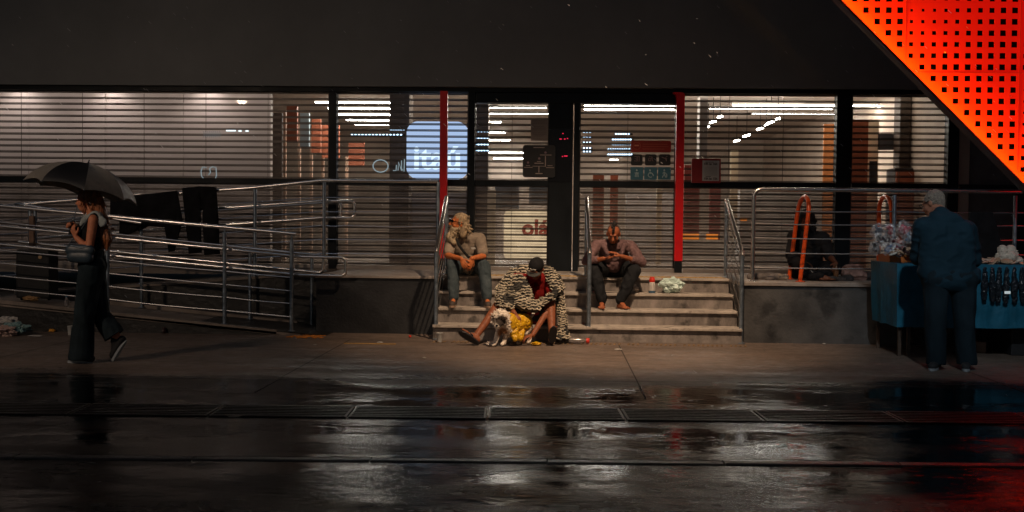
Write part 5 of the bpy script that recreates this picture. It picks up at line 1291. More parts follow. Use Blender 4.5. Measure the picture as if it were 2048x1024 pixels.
# --- man in blue jacket at the stall
def stall_man():
    sk = skinmat('ruddy skin', (.36, .16, .10)); Y = 9.85
    Z = lambda py: 1.33-(py-8-450)/(F/Y)
    P = lambda px, py, dy=0: Q(px, Y+dy, Z(py))
    hl, hr = P(1873, 556, .02), P(1926, 558, .02); sl, sr = P(1846, 452, .14), P(1934, 456, .14); nk = P(1882, 428, .16)
    hc = P(1867, 406, .28)
    el, er = P(1836, 516, .26), P(1950, 520, .26); wl, wr = P(1838, 520, .52), P(1930, 520, .54)
    b = MB(); f, u, r, M = head(b, hc, (-.66, .62, -.38), (-.15, .3, 1), nk, 1.04)
    torso(b, hl, hr, sl, sr, nk); limb(b, (sl, el, wl), (.055, .042, .028)); limb(b, (sr, er, wr), (.055, .042, .028))
    k1, k2, a1, a2 = P(1871, 640, 0), P(1930, 640, 0), P(1872, 722, 0), P(1932, 722, .02)
    limb(b, (hl, k1, a1), (.09, .058, .04)); limb(b, (hr, k2, a2), (.09, .058, .04))
    hand(b, wl, (.1, .9, -.1), (0, .1, -1), (1, 0, 0), .5); hand(b, wr, (-.1, .9, -.1), (0, .1, -1), (-1, 0, 0), .5)
    body = bake(b, 'person', sk, voxel=.007, smooth=2, label='grey haired man in a long blue jacket leaning over the stall, seen from behind', cat='person')
    b = MB(); torso(b, hl, hr, sl, sr, nk, .03, .0, (0, -1, 0)); limb(b, (sl, el, wl), (.085, .070, .050)); limb(b, (sr, er, wr), (.085, .070, .050))
    for k_ in range(5): xx = 1866+k_*14; b.cap(P(xx, 462, .11), P(xx-2+k_*1.5, 540, .05), .115, .120, 18)
    b.cap(P(1876, 440, .12), P(1910, 442, .12), .085, .085); b.cap(P(1858, 540, .05), P(1862, 546, .05), .105, .10); b.cap(P(1866, 548, .05), P(1938, 550, .05), .112, .112)
    b.tube([nk+Vector((math.cos(a)*.085, math.sin(a)*.08, .0)) for a in [2*math.pi*k/16 for k in range(16)]], .020, 8, closed=True)
    bake(b, 'jacket', cloth('teal blue jacket', (.010, .029, .044), .25, ns=2.5), body, voxel=.009, smooth=12, amp=.018, freq=5.5, st=(1, 1, 1.6))
    b = MB(); b.cap(hl, hr, .135, .135); limb(b, (hl, k1, P(1872, 722, 0)), (.118, .094, .086)); limb(b, (hr, k2, P(1934, 722, .02)), (.118, .094, .088))
    bake(b, 'trousers', cloth('dark blue trousers', (.010, .019, .026), .3, ns=3), body, voxel=.009, floor=.05, smooth=8, amp=.014, freq=5, st=(1.5, 1.5, .5))
    cv = mat('black canvas', (.012, .012, .014), .8); rub = mat('white rubber sole')
    shoe(a1, (-.55, -.85, 0), .002, cv, rub, body, .28); shoe(a2, (-.35, -.9, 0), .002, cv, rub, body, .28)
    hm = mat('grey hair', (.25, .205, .165), .75, nscale=50, namt=.4, bump=1, bscale=90)
    b = MB(); b.ell(hc+(-f*.024+u*.036)*1.04, (.086, .096, .088), M, 20); b.cap(hc-f*.055-u*.005, hc-f*.05-u*.05, .06, .045)
    stray(b, hc+(-f*.024+u*.036), (.082, .092, .085), 90, .010, (0, 0, -.1), .006, M)
    bake(b, 'hair', hm, body, voxel=.006, smooth=1, amp=.008, freq=40)
    b = MB()
    for k in (-1, 1):
        c = hc+(f*.105+u*.010+r*k*.034)*1.04; b.tube([c+r*.026*math.cos(a)+u*.020*math.sin(a) for a in [2*math.pi*j/14 for j in range(14)]], .003, 6, closed=True)
        b.cap(hc+(f*.10+u*.016+r*k*.062)*1.04, hc+(-f*.005+u*.014+r*k*.086)*1.04, .0035, .003, 6)
    b.build('glasses', FRAME, body, smooth=True)
stall_man()

# --- dark figure behind the railing
def sitter():
    sk = skinmat('deep brown skin', (.13, .05, .028)); Y = 12.95
    hl, hr = Q(1600, 13.0, .80), Q(1634, 13.0, .80); sl, sr = Q(1588, 12.88, 1.22), Q(1646, 12.88, 1.20); nk = Q(1616, 12.85, 1.27)
    hc = Q(1613, 12.78, 1.42)
    kl, kr = Q(1590, 12.55, .95), Q(1668, 12.62, .84); al, ar = Q(1625, 12.38, .755), Q(1640, 12.35, .76)
    el, er = Q(1583, 12.75, .98), Q(1660, 12.72, .98); wl, wr = Q(1605, 12.50, .92), Q(1672, 12.48, .90)
    b = MB(); f, u, r, M = head(b, hc, (-.25, -.85, -.35), (0, -.3, 1), nk)
    torso(b, hl, hr, sl, sr, nk); limb(b, (sl, el, wl), (.05, .04, .028)); limb(b, (sr, er, wr), (.05, .04, .028)); limb(b, (hl, kl, al), (.085, .058, .04)); limb(b, (hr, kr, ar), (.085, .058, .04))
    hand(b, wl, (.6, -.5, -.2), (0, 0, -1), (0, -1, 0), .5); hand(b, wr, (-.3, -.6, -.6), (-.5, .3, -.3), (-.5, 0, .6), .5)
    barefoot(b, al, (.8, -.5, 0), .703); barefoot(b, ar, (.9, -.3, 0), .703)
    body = bake(b, 'person', sk, voxel=.007, smooth=2, label='person in dark clothes with long black hair sitting behind the platform railing', cat='person')
    dk = cloth('charcoal hoodie', (.022, .021, .022), .4, ns=5); dk2 = cloth('black track trousers', (.012, .012, .014), .4)
    b = MB(); torso(b, hl, hr, sl, sr, nk, .03, .04); limb(b, (sl, el, el.lerp(wl, .8)), (.075, .068, .05)); limb(b, (sr, er), (.075, .065)); b.cap(nk+Vector((0, .06, .02)), nk+Vector((0, .08, -.08)), .07, .06)
    bake(b, 'hooded_top', dk, body, amp=.018, freq=8, voxel=.009)
    b = MB(); b.cap(hl, hr, .125, .125); limb(b, (hl, kl, al), (.11, .09, .065)); limb(b, (hr, kr, ar), (.11, .09, .065)); bake(b, 'trousers', dk2, body, amp=.018, freq=8, voxel=.009)
    hm = mat('black hair', (.008, .007, .007), .6, nscale=30, namt=.5, bump=1, bscale=60)
    b = MB(); b.ell(hc-f*.03+u*.035, (.098, .105, .10), M, 18)
    for k in (-1, 1): b.cap(hc+r*k*.07-f*.02, hc+r*k*.095-f*.0-u*.20, .05, .032)
    b.cap(hc-f*.07, hc-f*.07-u*.22, .08, .06)
    stray(b, hc-f*.03-u*.05, (.10, .09, .14), 100, .06, (0, 0, -1), .006, M); bake(b, 'hair', hm, body, voxel=.007, smooth=1, amp=.01, freq=24)
    # bundles and blankets on the platform
    def lump(name, pts, m, label, cat, amp=.02, freq=10, group=None, voxel=.009):
        b = MB()
        for p, q, ra, rb in pts: b.cap(p, q, ra, rb, 12)
        o = bake(b, name, m, None, voxel=voxel, amp=amp, freq=freq, label=label, cat=cat, group=group)
        mn = min(v.co.z for v in o.data.vertices); return o
    gb = cloth('grey blanket', (.16, .14, .13), .4, ns=12)
    lump('blanket', [(Q(1500, 12.6, .73), Q(1545, 12.6, .73), .03, .045), (Q(1520, 12.5, .73), Q(1560, 12.5, .73), .035, .04), (Q(1535, 12.4, .72), Q(1556, 12.45, .74), .03, .04)], gb, 'crumpled grey blanket lying left of the leaning orange hoop', 'blanket')
    lump('rag', [(Q(1560, 12.42, .735), Q(1572, 12.40, .735), .035, .03)], cloth('dirty rag', (.26, .22, .18), .4), 'dirty pale rag at the foot of the leaning orange hoop', 'cloth', .015, 25, voxel=.006)
    lump('bundle', [(Q(1698, 12.7, .79), Q(1712, 12.68, .80), .09, .085), (Q(1705, 12.6, .76), Q(1724, 12.58, .75), .06, .055)], cloth('pink beige bundle', (.30, .18, .15), .35, ns=10), 'pinkish beige cloth bundle beside the seated dark figure', 'bundle', .03, 12)
    lump('blanket', [(Q(1640, 12.45, .73), Q(1700, 12.42, .73), .03, .04), (Q(1655, 12.35, .725), Q(1690, 12.38, .73), .025, .03)], cloth('dark blanket', (.05, .045, .045), .6, ns=14), 'dark blanket spread right of the seated dark figure', 'blanket')
    lump('cloth_pile', [(Q(1740, 12.6, .74), Q(1780, 12.6, .76), .05, .06)], MATS['dark blanket'], 'dark cloth pile on the platform at the end of the stall', 'cloth')
    b = MB(); b.lathe(Q(1672, 12.40, .735), [(.028, 0), (.034, .10), (.012, .14), (.012, .165), (.001, .168)], 12); b.build('bottle', mat('brown glass', (.12, .06, .03), .15), None, smooth='auto', label='small brown bottle in front of the seated dark figure', cat='bottle')
sitter()

# ------------------------------------------------------------------ hanging clothes
def hang(name, outline, m, label, cat, Y=13.09):
    bm = bmesh.new(); vs_ = [bm.verts.new(W(px, py, Y)) for px, py in outline]; fc = bm.faces.new(vs_)
    bmesh.ops.triangulate(bm, faces=[fc]); bmesh.ops.subdivide_edges(bm, edges=bm.edges[:], cuts=7, use_grid_fill=True)
    bmesh.ops.triangulate(bm, faces=bm.faces[:])
    for v in bm.verts:
        v.co.y += .035*noise.noise(Vector((v.co.x*9, 0, v.co.z*1.6))) - .03*abs(noise.noise(Vector((v.co.x*16, 3, v.co.z*2))))
    r_ = bmesh.ops.extrude_face_region(bm, geom=bm.faces[:]); bmesh.ops.translate(bm, verts=[v for v in r_['geom'] if isinstance(v, bmesh.types.BMVert)], vec=(0, -.022, 0))
    bmesh.ops.recalc_face_normals(bm, faces=bm.faces)
    me = bpy.data.meshes.new(name); bm.to_mesh(me); bm.free()
    L = W(outline[0][0], outline[0][1], Y); me.transform(Matrix.Translation(-L)); me.materials.append(m); me.polygons.foreach_set('use_smooth', [True]*len(me.polygons))
    o = bpy.data.objects.new(name, me); o.location = L; col.objects.link(o); ORG[o.name] = L.copy(); return tag(o, label, cat)
BLKC = cloth('black garment', (.010, .010, .011), .5, sheen=0)
hang('hanging_jacket', [(222, 398), (250, 391), (300, 388), (355, 381), (358, 395), (366, 440), (352, 448), (351, 502), (338, 504), (330, 455), (300, 452), (262, 448), (256, 470), (240, 466), (240, 440), (222, 436)], BLKC, 'black jacket hung over the upper ramp railing beside the umbrella', 'jacket')
hang('hanging_trousers', [(366, 376), (400, 373), (434, 374), (437, 440), (440, 508), (410, 510), (405, 420), (401, 420), (404, 505), (378, 508), (374, 440)], BLKC, 'black trousers hung over the upper ramp railing right of the black jacket', 'trousers')

# ------------------------------------------------------------------ stall
TARP = mat('blue tarpaulin', (.008, .115, .19), .5, nscale=5, namt=.3, bump=.5, bscale=14, rvar=.12)
Yt0, Yt1 = 10.75, 11.65
ztab = W(1760, 527, Yt0).z
xl_ = XP(1797, Yt0)
T = thing('market_stall', (xl_+1.3, 11.2, 0), 'trestle table with a blue tarpaulin cloth, the pavement stall at the right', 'stall')
b = MB(); b.prism([(xl_+.02, Yt1-.05, ztab-.03), (xl_+.02, Yt0+.02, ztab-.03), (xl_+3.2, Yt0+.02, ztab-.03), (xl_+3.2, Yt1-.05, ztab-.03)], (0, 0, .024)); b.build('table_top', mat('plywood', (.25, .16, .09), .7), T)
# cloth: top sheet with a wavy skirt
b = MB(); n1 = 160; vs_ = []; fs = []
path = []
def skirt(x0, y0, x1, y1, n_, zlo, a0):
    for k in range(n_+1):
        s_ = k/n_; path.append((x0+(x1-x0)*s_, y0+(y1-y0)*s_))
skirt(xl_, Yt1-.05, xl_, Yt0+.002, 26, 0, 0); skirt(xl_+.002, Yt0, xl_+3.25, Yt0, 110, 0, 0)
zlo = W(1760, 654, Yt0).z
rows = 14
for j in range(rows+1):
    for i, (x, y) in enumerate(path):
        t_ = j/rows; w_ = (noise.noise(Vector((x*5.5, y*6, t_*.5)))*.022 + noise.noise(Vector((x*15, y*15, t_*1.2)))*.014)*(t_*.8+.05) - .02*t_
        nx, ny = (-1, 0) if i < 26 else ((-.7, -.7) if i < 28 else (0, -1))
        vs_.append(Vector((x+nx*(w_+.01), y+ny*(w_+.01), ztab - (ztab-zlo)*t_ + (.012*noise.noise(Vector((x*5, y*5, 9))) if j == rows else 0) - (0 if j else .004))))
m_ = len(path)
fs = [(j*m_+i, j*m_+i+1, (j+1)*m_+i+1, (j+1)*m_+i) for j in range(rows) for i in range(m_-1)]
b.add(vs_, fs)
sk_ = b.build('cloth_skirt', TARP, T, smooth=False)
md = sk_.modifiers.new('thick', 'SOLIDIFY'); md.thickness = .004
b = MB(); b.prism([(xl_-.008, Yt1-.04, ztab-.005), (xl_-.008, Yt0-.008, ztab-.005), (xl_+3.25, Yt0-.008, ztab-.005), (xl_+3.25, Yt1-.04, ztab-.005)], (0, 0, .007)); b.build('cloth_top', TARP, T, bevel=.002)
WOODL = mat('dark wood leg', (.07, .045, .03), .6, nscale=10, namt=.3)
for x, y in ((xl_+.06, Yt0+.08), (xl_+.06, Yt1-.12), (xl_+.16, Yt0+.10), (xl_+1.5, Yt0+.1), (xl_+1.5, Yt1-.1), (xl_+2.9, Yt0+.1)):
    b = MB(); b.box2(x-.016, x+.016, y-.016, y+.016, .002, ztab-.032); b.build('leg', WOODL, T)
for p, q in (((xl_+.20, Yt0+.1, .15), (xl_+.36, Yt1-.2, .62)), ((xl_+.36, Yt0+.09, .10), (xl_+.95, Yt0+.3, .5)), ((xl_+1.5, Yt0+.12, .12), (xl_+1.5, Yt1-.12, .55))):
    b = MB(); b.tube([p, q], .014, 6); b.build('brace', WOODL, T)
# goods
def goods_pile(name, px0, px1, y0, y1, z0, hgt, n_, cols, label, cat, size=(.05, .02, .012), piece='trinket'):
    t = thing(name, tuple(Q((px0+px1)/2, (y0+y1)/2, z0)), label, cat)
    for i in range(n_):
        y = random.uniform(y0, y1); px = random.uniform(px0, px1); edge = 1-abs((px-px0)/(px1-px0)*2-1)**3
        c = Q(px, y, z0 + .008 + random.random()*hgt*edge)
        M_ = Matrix.Rotation(random.uniform(0, 6.3), 3, 'Z') @ Matrix.Rotation(random.gauss(0, .35), 3, 'X') @ Matrix.Rotation(random.gauss(0, .35), 3, 'Y')
        s_ = random.uniform(.6, 1.3); b = MB()
        b.ell(c, tuple(q*s_ for q in size), M_, 8, 6); b.build(piece, random.choice(cols), t, smooth=True)
    return t
cr = [mat('cream trinket', (.55, .42, .33), .4), mat('rose trinket', (.50, .24, .20), .4), mat('tan trinket', (.42, .27, .17), .5), mat('white trinket', (.62, .57, .5), .4), mat('dark trinket', (.06, .03, .03), .4)]
# orange crate
cx0, cx1 = xl_+.01, xl_+.46
t = thing('crate', ((cx0+cx1)/2, 11.0, ztab+.003), 'orange crate at the left end of the stall, under the wrapped sweets', 'crate')
CO = mat('orange crate', (.50, .13, .02), .5)
b = MB(); b.box2(cx0, cx1, 11.04, 11.055, ztab+.004, ztab+.085); b.build('side_panel', CO, t); b = MB(); b.box2(cx0, cx1, 11.40, 11.415, ztab+.004, ztab+.085); b.build('side_panel', CO, t)
b = MB(); b.box2(cx0, cx0+.014, 11.056, 11.399, ztab+.004, ztab+.085); b.build('end_panel', CO, t); b = MB(); b.box2(cx1-.014, cx1, 11.056, 11.399, ztab+.004, ztab+.085); b.build('end_panel', CO, t)
b = MB(); b.box2(cx0+.015, cx1-.015, 11.057, 11.398, ztab+.004, ztab+.07); b.build('crate_floor', CO, t)
goods_pile('trinket_pile', 1784, 1850, 10.9, 11.4, ztab+.085, .06, 130, cr, 'heap of pale and rose trinkets spilling over the orange crate', 'trinkets')
goods_pile('trinket_pile', 1950, 2046, 10.80, 11.2, ztab+.004, .03, 80, [cr[1], cr[2], cr[2], cr[0], mat('peach trinket', (.55, .30, .2), .5)], 'low spread of tan and peach trinkets beside the white plush toy', 'trinkets', (.06, .03, .012))
goods_pile('trinket_pile', 2050, 2150, 10.80, 11.2, ztab+.004, .03, 40, [cr[1], cr[2]], 'tan trinkets at the far right end of the stall', 'trinkets', (.06, .03, .012))
CLEAR = bpy.data.materials.new('crinkled film'); CLEAR.use_nodes = True
n = CLEAR.node_tree.nodes; l = CLEAR.node_tree.links; n.remove(n['Principled BSDF'])
tr = n.new('ShaderNodeBsdfTransparent'); gl_ = n.new('ShaderNodeBsdfGlossy'); gl_.inputs['Roughness'].default_value = .18; gl_.inputs[0].default_value = (1, .97, .95, 1)
df = n.new('ShaderNodeBsdfDiffuse'); df.inputs[0].default_value = (.75, .72, .72, 1); a1 = n.new('ShaderNodeAddShader')
m1 = n.new('ShaderNodeMixShader'); m1.inputs[0].default_value = .5; l.new(gl_.outputs[0], m1.inputs[1]); l.new(df.outputs[0], m1.inputs[2])
m2 = n.new('ShaderNodeMixShader'); nz = n.new('ShaderNodeTexNoise'); nz.inputs['Scale'].default_value = 28; tcn = n.new('ShaderNodeTexCoord'); l.new(tcn.outputs['Object'], nz.inputs['Vector'])
mrr = n.new('ShaderNodeMapRange'); mrr.inputs[1].default_value = .42; mrr.inputs[2].default_value = .62; mrr.inputs[3].default_value = .04; mrr.inputs[4].default_value = .55; l.new(nz.outputs['Fac'], mrr.inputs[0])
l.new(mrr.outputs[0], m2.inputs[0]); l.new(tr.outputs[0], m2.inputs[1]); l.new(m1.outputs[0], m2.inputs[2])
bpn = n.new('ShaderNodeBump'); bpn.inputs['Strength'].default_value = 1; bpn.inputs['Distance'].default_value = .03; l.new(nz.outputs['Fac'], bpn.inputs['Height']); l.new(bpn.outputs[0], gl_.inputs['Normal'])
l.new(m2.outputs[0], n['Material Output'].inputs[0])
def wrapped(px, py, rad, c, label):
    Y = 11.2 + random.uniform(-.1, .1); p = W(px, py, Y)
    t = thing('wrapped_sweet', tuple(p-Vector((0, 0, rad))), label, 'wrapped sweet', 'sweets wrapped in clear film on the stall')
    b = MB()
    for k in range(6): b.cap(p+Vector((random.gauss(0, 1), random.gauss(0, .5), random.gauss(0, 1)))*rad*.35, p+Vector((random.gauss(0, 1), random.gauss(0, .5), random.gauss(0, 1)))*rad*.35, rad*.34, rad*.22, 8)
    bake(b, 'filling', mat('sweet %s' % c[0], c[1], .35), t, voxel=.008, smooth=1)
    bm = bmesh.new(); bmesh.ops.create_icosphere(bm, subdivisions=3, radius=1)
    for v in bm.verts:
        h = 1 + .40*noise.noise(v.co*2.6+Vector((px, py, 0))) + .22*abs(noise.noise(v.co*6+Vector((py, 0, px)))); v.co = Vector((v.co.x*rad*1.0, v.co.y*rad*.8, v.co.z*rad*1.15))*h
    me = bpy.data.meshes.new('film'); bm.to_mesh(me); bm.free(); me.transform(Matrix.Translation(p-ORG[t.name])); me.materials.append(CLEAR)
    o = bpy.data.objects.new('film', me); col.objects.link(o); o.parent = t
for a in ((1757, 463, .075, ('slate', (.05, .06, .09)), 'wrapped slate coloured sweet, topmost on the left of the stall'), (1780, 461, .065, ('crimson', (.35, .01, .02)), 'wrapped dark red sweet left of the pink one'),
          (1808, 458, .075, ('pink', (.55, .12, .15)), 'wrapped pink and crimson sweet, tallest beside the jacket'), (1762, 481, .07, ('black', (.02, .015, .02)), 'wrapped black sweet in the second row'),
          (1777, 480, .065, ('maroon', (.14, .02, .03)), 'wrapped maroon sweet in the middle of the heap'), (1752, 496, .07, ('charcoal', (.03, .03, .035)), 'wrapped charcoal sweet hanging over the crate\'s left edge'),
          (1776, 498, .06, ('steel blue', (.10, .16, .30)), 'wrapped steel blue sweet low in the heap'), (1802, 484, .065, ('rust', (.40, .08, .03)), 'wrapped rust coloured sweet under the pink one'),
          (1795, 500, .06, ('wine', (.22, .03, .05)), 'wrapped wine coloured sweet low beside the jacket'), (1818, 476, .06, ('blue grey', (.14, .2, .28)), 'wrapped blue grey sweet touching the jacket')): wrapped(*a)
# plush toy
pl_ = mat('white plush', (.62, .52, .42), .95, nscale=30, namt=.25, bump=1, bscale=50)
c = W(2014, 511, 10.95); b = MB(); b.ell(c+Vector((0, 0, -.02)), (.115, .09, .085)); b.ell(c+Vector((-.05, 0, .06)), (.05, .045, .05)); b.ell(c+Vector((.035, 0, .055)), (.055, .045, .055)); b.ell(c+Vector((-.12, -.02, -.06)), (.045, .04, .03)); b.ell(c+Vector((.10, -.02, -.05)), (.06, .05, .04)); b.ell(c+Vector((.02, -.06, -.01)), (.05, .05, .05))
stray(b, c, (.11, .08, .08), 80, .012, (0, 0, .1), .005)
o = bake(b, 'plush_toy', pl_, None, voxel=.007, smooth=1, amp=.008, freq=30, label='fluffy white plush toy on the right half of the stall', cat='plush toy')
# dark bags hanging off the right part of the cloth, glossy
GB = mat('glossy dark plastic', (.012, .016, .022), .16, nscale=12, namt=.3, bump=1.0, bscale=22)
for i, (px, h) in enumerate(((1970, 60), (1985, 62), (1999, 64), (2014, 66), (2029, 64), (2044, 64), (2060, 60))):
    p = W(px, 538, Yt0-.045); q = W(px+random.uniform(-3, 3), 538+h, Yt0-.045); b = MB()
    b.cap(p, p.lerp(q, .5), .018, .032, 10, ((0, 1, 0), .6)); b.cap(p.lerp(q, .45), q, .036, .022, 10, ((0, 1, 0), .6))
    bake(b, 'hanging_packet', GB, None, voxel=.006, amp=.012, freq=30, label='glossy dark packet, %s in the row hanging from the right half of the stall' % ('first', 'second', 'third', 'fourth', 'fifth', 'sixth', 'seventh')[i], cat='packet', group='glossy packets hanging from the stall')
b = MB(); p = W(2015, 585, Yt0-.09); b.box((p.x, p.y, p.z), (.06, .004, .028)); b.build('price_tag', mat('white tag', (.8, .82, .82), .5, emit=(.7, .8, .8), es=.35), None, label='small bright white tag on the dark packets of the stall', cat='tag', bevel=.001)  # weak glow added to the tag to brighten it
# chair with a dark coat behind the stall
t = thing('chair', tuple(Q(1985, 11.4, .001)), 'dark covered chair back rising behind the right half of the stall', 'chair')
b = MB(); pts = [(1940, 424), (1986, 423), (1993, 445), (2000, 475), (2008, 500), (2012, 522), (1935, 522)]
b.prism([W(px, py, 11.75) for px, py in pts], (0, .04, 0)); b.build('backrest', BLKC, t, bevel=.012)
b = MB(); sx0, sx1 = XP(1945, 11.6), XP(2010, 11.6); b.box2(sx0, sx1, 11.36, 11.74, .86, .91)
b.build('seat', BLKC, t, bevel=.01)
for x in (sx0+.03, sx1-.03):
    for y in (11.4, 11.7): bb = MB(); bb.box2(x-.015, x+.015, y-.015, y+.015, .001, .858); bb.build('leg', FRAME, t)
# boxes under the stall
b = MB(); x = XP(1957, 11.3); b.box2(x+.25, x+1.2, 11.0, 11.5, .002, .52); b.build('storage_box', mat('dark box', (.012, .012, .014), .6), None, bevel=.01, label='dark storage box under the right half of the stall', cat='box')
b = MB(); x = XP(1950, 11.3); b.box2(x, x+.11, 11.2, 11.4, .002, .12); b.build('carton', mat('brown carton', (.22, .13, .09), .8, nscale=8, namt=.3), None, bevel=.004, label='small brown carton under the stall beside the man\'s right leg', cat='carton')

# ------------------------------------------------------------------ things on the steps and the pavement
def lumpy(name, c, rad, m, label, cat, amp=.3, sub=3, group=None, seed=0):
    bm = bmesh.new(); bmesh.ops.create_icosphere(bm, subdivisions=sub, radius=1)
    for v in bm.verts:
        q = v.co*2.2+Vector((seed*3.1, seed, 0)); h = 1 + amp*noise.noise(q) - amp*.9*abs(noise.noise(q*2.7)); v.co = Vector((v.co.x*rad[0], v.co.y*rad[1], max(-.92, v.co.z)*rad[2]))*h
    me = bpy.data.meshes.new(name); bm.to_mesh(me); bm.free(); mn = min(v.co.z for v in me.vertices); me.transform(Matrix.Translation((0, 0, -mn+.001))); me.materials.append(m)
    me.polygons.foreach_set('use_smooth', [True]*len(me.polygons)); me.set_sharp_from_angle(angle=R(35))
    o = bpy.data.objects.new(name, me); o.location = c; col.objects.link(o); ORG[o.name] = Vector(c); return tag(o, label, cat, group)
zs2 = .525
p = Q(1343, 12.45, zs2); bag = lumpy('plastic_bag', p, (.150, .10, .095), mat('pale green plastic', (.52, .66, .60), .3, nscale=14, namt=.2, bump=.6, bscale=25), 'pale green knotted plastic bag on the step below the right red post', 'plastic bag', .38, 4, seed=3)
b = MB()
for k in range(2): b.tube([p+Vector((.0, 0, .13)), p+Vector((.03+.05*k, -.01, .19-.03*k)), p+Vector((.07+.04*k, 0, .16-.03*k))], [.02, .018, .006], 8)
ORG[bag.name] = Vector(p); b.build('bag_handle', mat('pale green plastic'), bag, smooth=True)
t = thing('bottle', tuple(Q(1304, 12.42, zs2)), 'white sauce bottle with a red top standing on the step beside the plastic bag', 'bottle')
p = Q(1304, 12.42, zs2); b = MB(); b.lathe(p, [(.038, .001), (.040, .01), (.040, .09), (.036, .125), (.030, .135)], 18); b.build('bottle_body', mat('white bottle', (.50, .46, .42), .4), t, smooth='auto')
b = MB(); b.lathe(p, [(.0405, .002), (.0405, .03)], 18); b.build('label_band', mat('blue band', (.05, .10, .16), .5), t)
b = MB(); b.lathe(p, [(.034, .136), (.036, .165), (.030, .175), (.028, .195), (.005, .198)], 18); b.build('bottle_cap', mat('red plastic', (.60, .03, .015), .4), t, smooth='auto')
lumpy('paper_napkin', Q(1268, 12.42, zs2), (.06, .04, .05), mat('white napkin', (.55, .48, .42), .9), 'crumpled white napkin on the step beside the bottle', 'napkin', .5, 3, seed=8)
# lying bottle
t = thing('bottle', tuple(Q(1152, 11.5, .0)), 'clear plastic bottle with a red cap lying at the foot of the steps', 'bottle')
Mx = Matrix.Rotation(R(90), 3, 'Y')
p = Q(1136, 11.5, .038); b = MB(); b.lathe(p, [(.025, 0), (.034, .01), (.034, .14), (.030, .17), (.016, .19), (.016, .20)], 16, Mx); b.build('bottle_body', mat('clear plastic', (.55, .5, .48), .12, trans=.75), t, smooth='auto')
b = MB(); b.lathe(p, [(.020, .201), (.030, .203), (.030, .235), (.026, .24)], 16, Mx); b.build('bottle_cap', mat('red plastic'), t, smooth='auto')
def cup(px, py, Y, h, label, z=0):
    p = W(px, py, Y); p.z = z; t = thing('paper_cup', tuple(p), label, 'cup'); b = MB(); b.lathe(p, [(.026, .001), (.036, h), (.039, h+.003), (.036, h+.006), (.034, h), (.024, .006)], 18); b.build('cup_wall', mat('white cup', (.42, .42, .40), .6), t, smooth='auto')
cup(141, 668, 11.7, .10, 'white paper cup on the pavement behind the walking woman'); cup(879, 676, 11.5, .10, 'white paper cup beside the foot of the left stair handrail')
lumpy('paper_scrap', Q(982, 11.2, 0), (.055, .05, .03), mat('white napkin'), 'white crumpled paper by the dog\'s front paws', 'litter', .5, 3, seed=5)
lumpy('yellow_scrap', Q(1072, 11.3, 0), (.06, .05, .02), mat('yellow raincoat'), 'yellow plastic scrap between the seated man\'s feet', 'litter', .5, 3, seed=6)
# litter
WH = mat('white litter', (.45, .43, .40), .8); TL = mat('teal plastic', (.18, .30, .30), .4, bump=.5); YL = mat('orange peel', (.65, .28, .02), .5); PK = mat('pinkish plastic', (.45, .32, .28), .5)
for i, (px, py, Y, rad, m, lb) in enumerate(((12, 662, 11.75, (.16, .12, .10), WH, 'white crumpled plastic at the left edge of the photo'), (30, 664, 11.6, (.16, .10, .07), TL, 'teal crumpled plastic bag in the left litter heap'), (8, 668, 11.45, (.14, .1, .06), PK, 'pinkish crumpled bag lowest in the left litter heap'))):
    p = W(px, py, Y); p.z = 0; lumpy('crumpled_bag', p, rad, m, lb, 'litter', .6, 4, seed=i+11)
for i, (px, py, rad, m, lb) in enumerate(((104, 664, (.045, .03, .02), YL, 'orange peel on the pavement left of the walking woman'), (291, 665, (.035, .03, .03), YL, 'orange peel below the middle of the lower ramp'), (328, 667, (.03, .03, .04), mat('dark fruit', (.03, .01, .01), .5), 'small dark object on the pavement beside the orange peel'),
        (70, 673, (.10, .05, .008), WH, 'flat white sheet of paper on the pavement left of the woman'), (760, 686, (.04, .03, .008), WH, 'small white scrap just above the yellow line on the pavement'), (820, 675, (.02, .02, .015), mat('red plastic'), 'small red scrap in front of the left wall'),
        (630, 691, (.02, .02, .008), WH, 'tiny white scrap right of the foot of the ramp'), (848, 717, (.022, .02, .006), WH, 'tiny white scrap in the middle of the pavement'), (1236, 700, (.045, .03, .008), WH, 'small white scrap in front of the steps'), (1648, 689, (.02, .02, .008), WH, 'tiny white scrap in front of the right wall'),
        (1185, 758, (.02, .02, .006), WH, 'tiny white scrap near the drain, middle of the photo'), (980, 761, (.03, .015, .004), WH, 'tiny white scrap beside the puddle edge'))):
    p = G(px, py); lumpy('litter_scrap', p, rad, m, lb, 'litter', .4, 2, seed=i+30)
p = G(470, 833); b = MB(); pts = [p+Vector((.075*math.cos(a)*(1+.2*math.sin(3*a)), .03*math.sin(a), .006+.006*math.cos(2*a))) for a in [2*math.pi*k/16 for k in range(16)]]; b.prism(pts, (0, 0, .003)); b.build('dry_leaf', mat('pale leaf', (.28, .24, .17), .7), None, label='pale dry leaf on the wet pavement below the drain', cat='leaf')
a_, c_ = G(688, 687), G(792, 688)
b = MB(); b.box2(a_.x, c_.x, a_.y-.03, a_.y+.03, .001, .005); b.build('yellow_line', mat('worn yellow paint', (.38, .22, .06), .7, nscale=30, namt=.5), None, label='short worn yellow line painted on the pavement before the left wall', cat='painted line')
p = Q(618, 11.93, 0); b = MB()
for k in range(46):
    q = p + Vector((random.gauss(0, .11), max(-.3, min(.04, random.gauss(-.05, .10))), .003)); s_ = random.uniform(.01, .035); b.ell(q, (s_, s_, .007), seg=6, rings=4)
b.build('orange_sand', mat('orange sand', (.60, .20, .02), .85, nscale=30, namt=.4), None, kind='stuff', label='patch of orange sand spilled at the foot of the ramp', cat='sand')
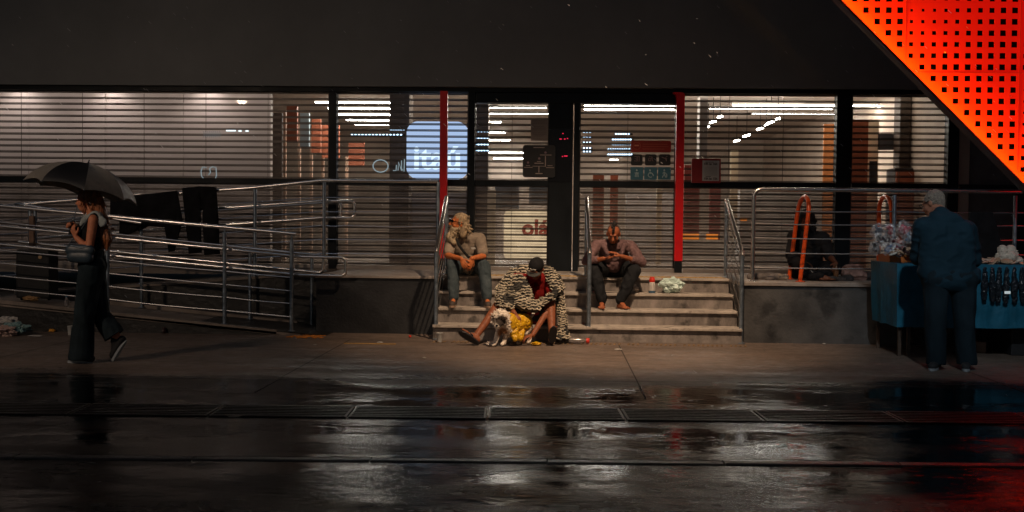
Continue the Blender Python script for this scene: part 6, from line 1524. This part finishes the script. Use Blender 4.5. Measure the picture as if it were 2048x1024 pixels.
# suitcase and wood on the ramp
x0, x1 = XP(37, 12.5), XP(104, 12.5); zb_ = zlow((x0+x1)/2)
t = thing('suitcase', ((x0+x1)/2, 12.5, zb_+.03), 'large black upright suitcase standing on the ramp at the left', 'suitcase')
b = MB(); zt2 = W(70, 499, 12.5).z; b.box2(x0, x1, 12.42, 12.68, zb_+.05, zt2); b.build('suitcase_body', mat('black nylon', (.011, .011, .012), .7, bump=.3), t, bevel=.03)
b = MB()
for x in (x0+.04, x1-.04): b.lathe((x-.01, 12.5, zb_+.045), [(.022, 0), (.022, .02)], 10, Matrix.Rotation(R(90), 3, 'Y'))
b.build('wheel', FRAME, t)
b = MB(); b.ell(W(80, 514, 12.41), (.025, .006, .025)); b.build('badge', mat('tan badge', (.45, .30, .16), .5), t)
b = MB(); x0, x1 = XP(60, 12.85), XP(69, 12.85); b.box2(x0, x1, 12.82, 12.87, zlow(x0)+.03, W(64, 432, 12.85).z); b.build('wooden_board', mat('weathered wood', (.20, .12, .08), .8, nscale=12, namt=.4), None, label='weathered wooden board standing upright behind the black suitcase', cat='board')
lumpy('food_scrap', W(62, 603, 12.15)*1, (.10, .05, .03), mat('brown scrap', (.30, .17, .07), .8), 'brown food scrap on the ramp edge below the suitcase', 'litter', .5, 3, seed=50).location.z = zlow(XP(62, 12.15))+.05
t = thing('bottle', tuple(Q(133, 12.2, zlow(XP(133, 12.2))+.03)), 'small clear bottle on the ramp beside the walking woman\'s leg', 'bottle')
p = Q(133, 12.25, zlow(XP(133, 12.2))+.012); b = MB(); b.lathe(p, [(.028, 0), (.03, .08), (.012, .11), (.012, .125)], 12); b.build('bottle_body', mat('clear plastic'), t, smooth='auto')
b = MB(); b.lathe(p, [(.014, .126), (.014, .145)], 12); b.build('bottle_cap', mat('blue cap', (.1, .25, .4), .4), t)
# rain
b = MB()
for k in range(230):
    Y = random.uniform(6.5, 11.5); px = random.uniform(-50, 2100); py = random.uniform(-20, 1000) if random.random() < .35 else random.uniform(-20, 420)
    p = W(px, py, Y); L = random.uniform(.6, 1.6)*.018*(Y/6)**.3
    b.tube([p, p+Vector((-L*.75, 0, L*.7))], 0.0014, 4, cap=False)
rn = mat('rain drop', (.5, .5, .5), .3)
b.build('rain', rn, None, kind='stuff', label='thin streaks of falling rain in front of the shop', cat='rain')
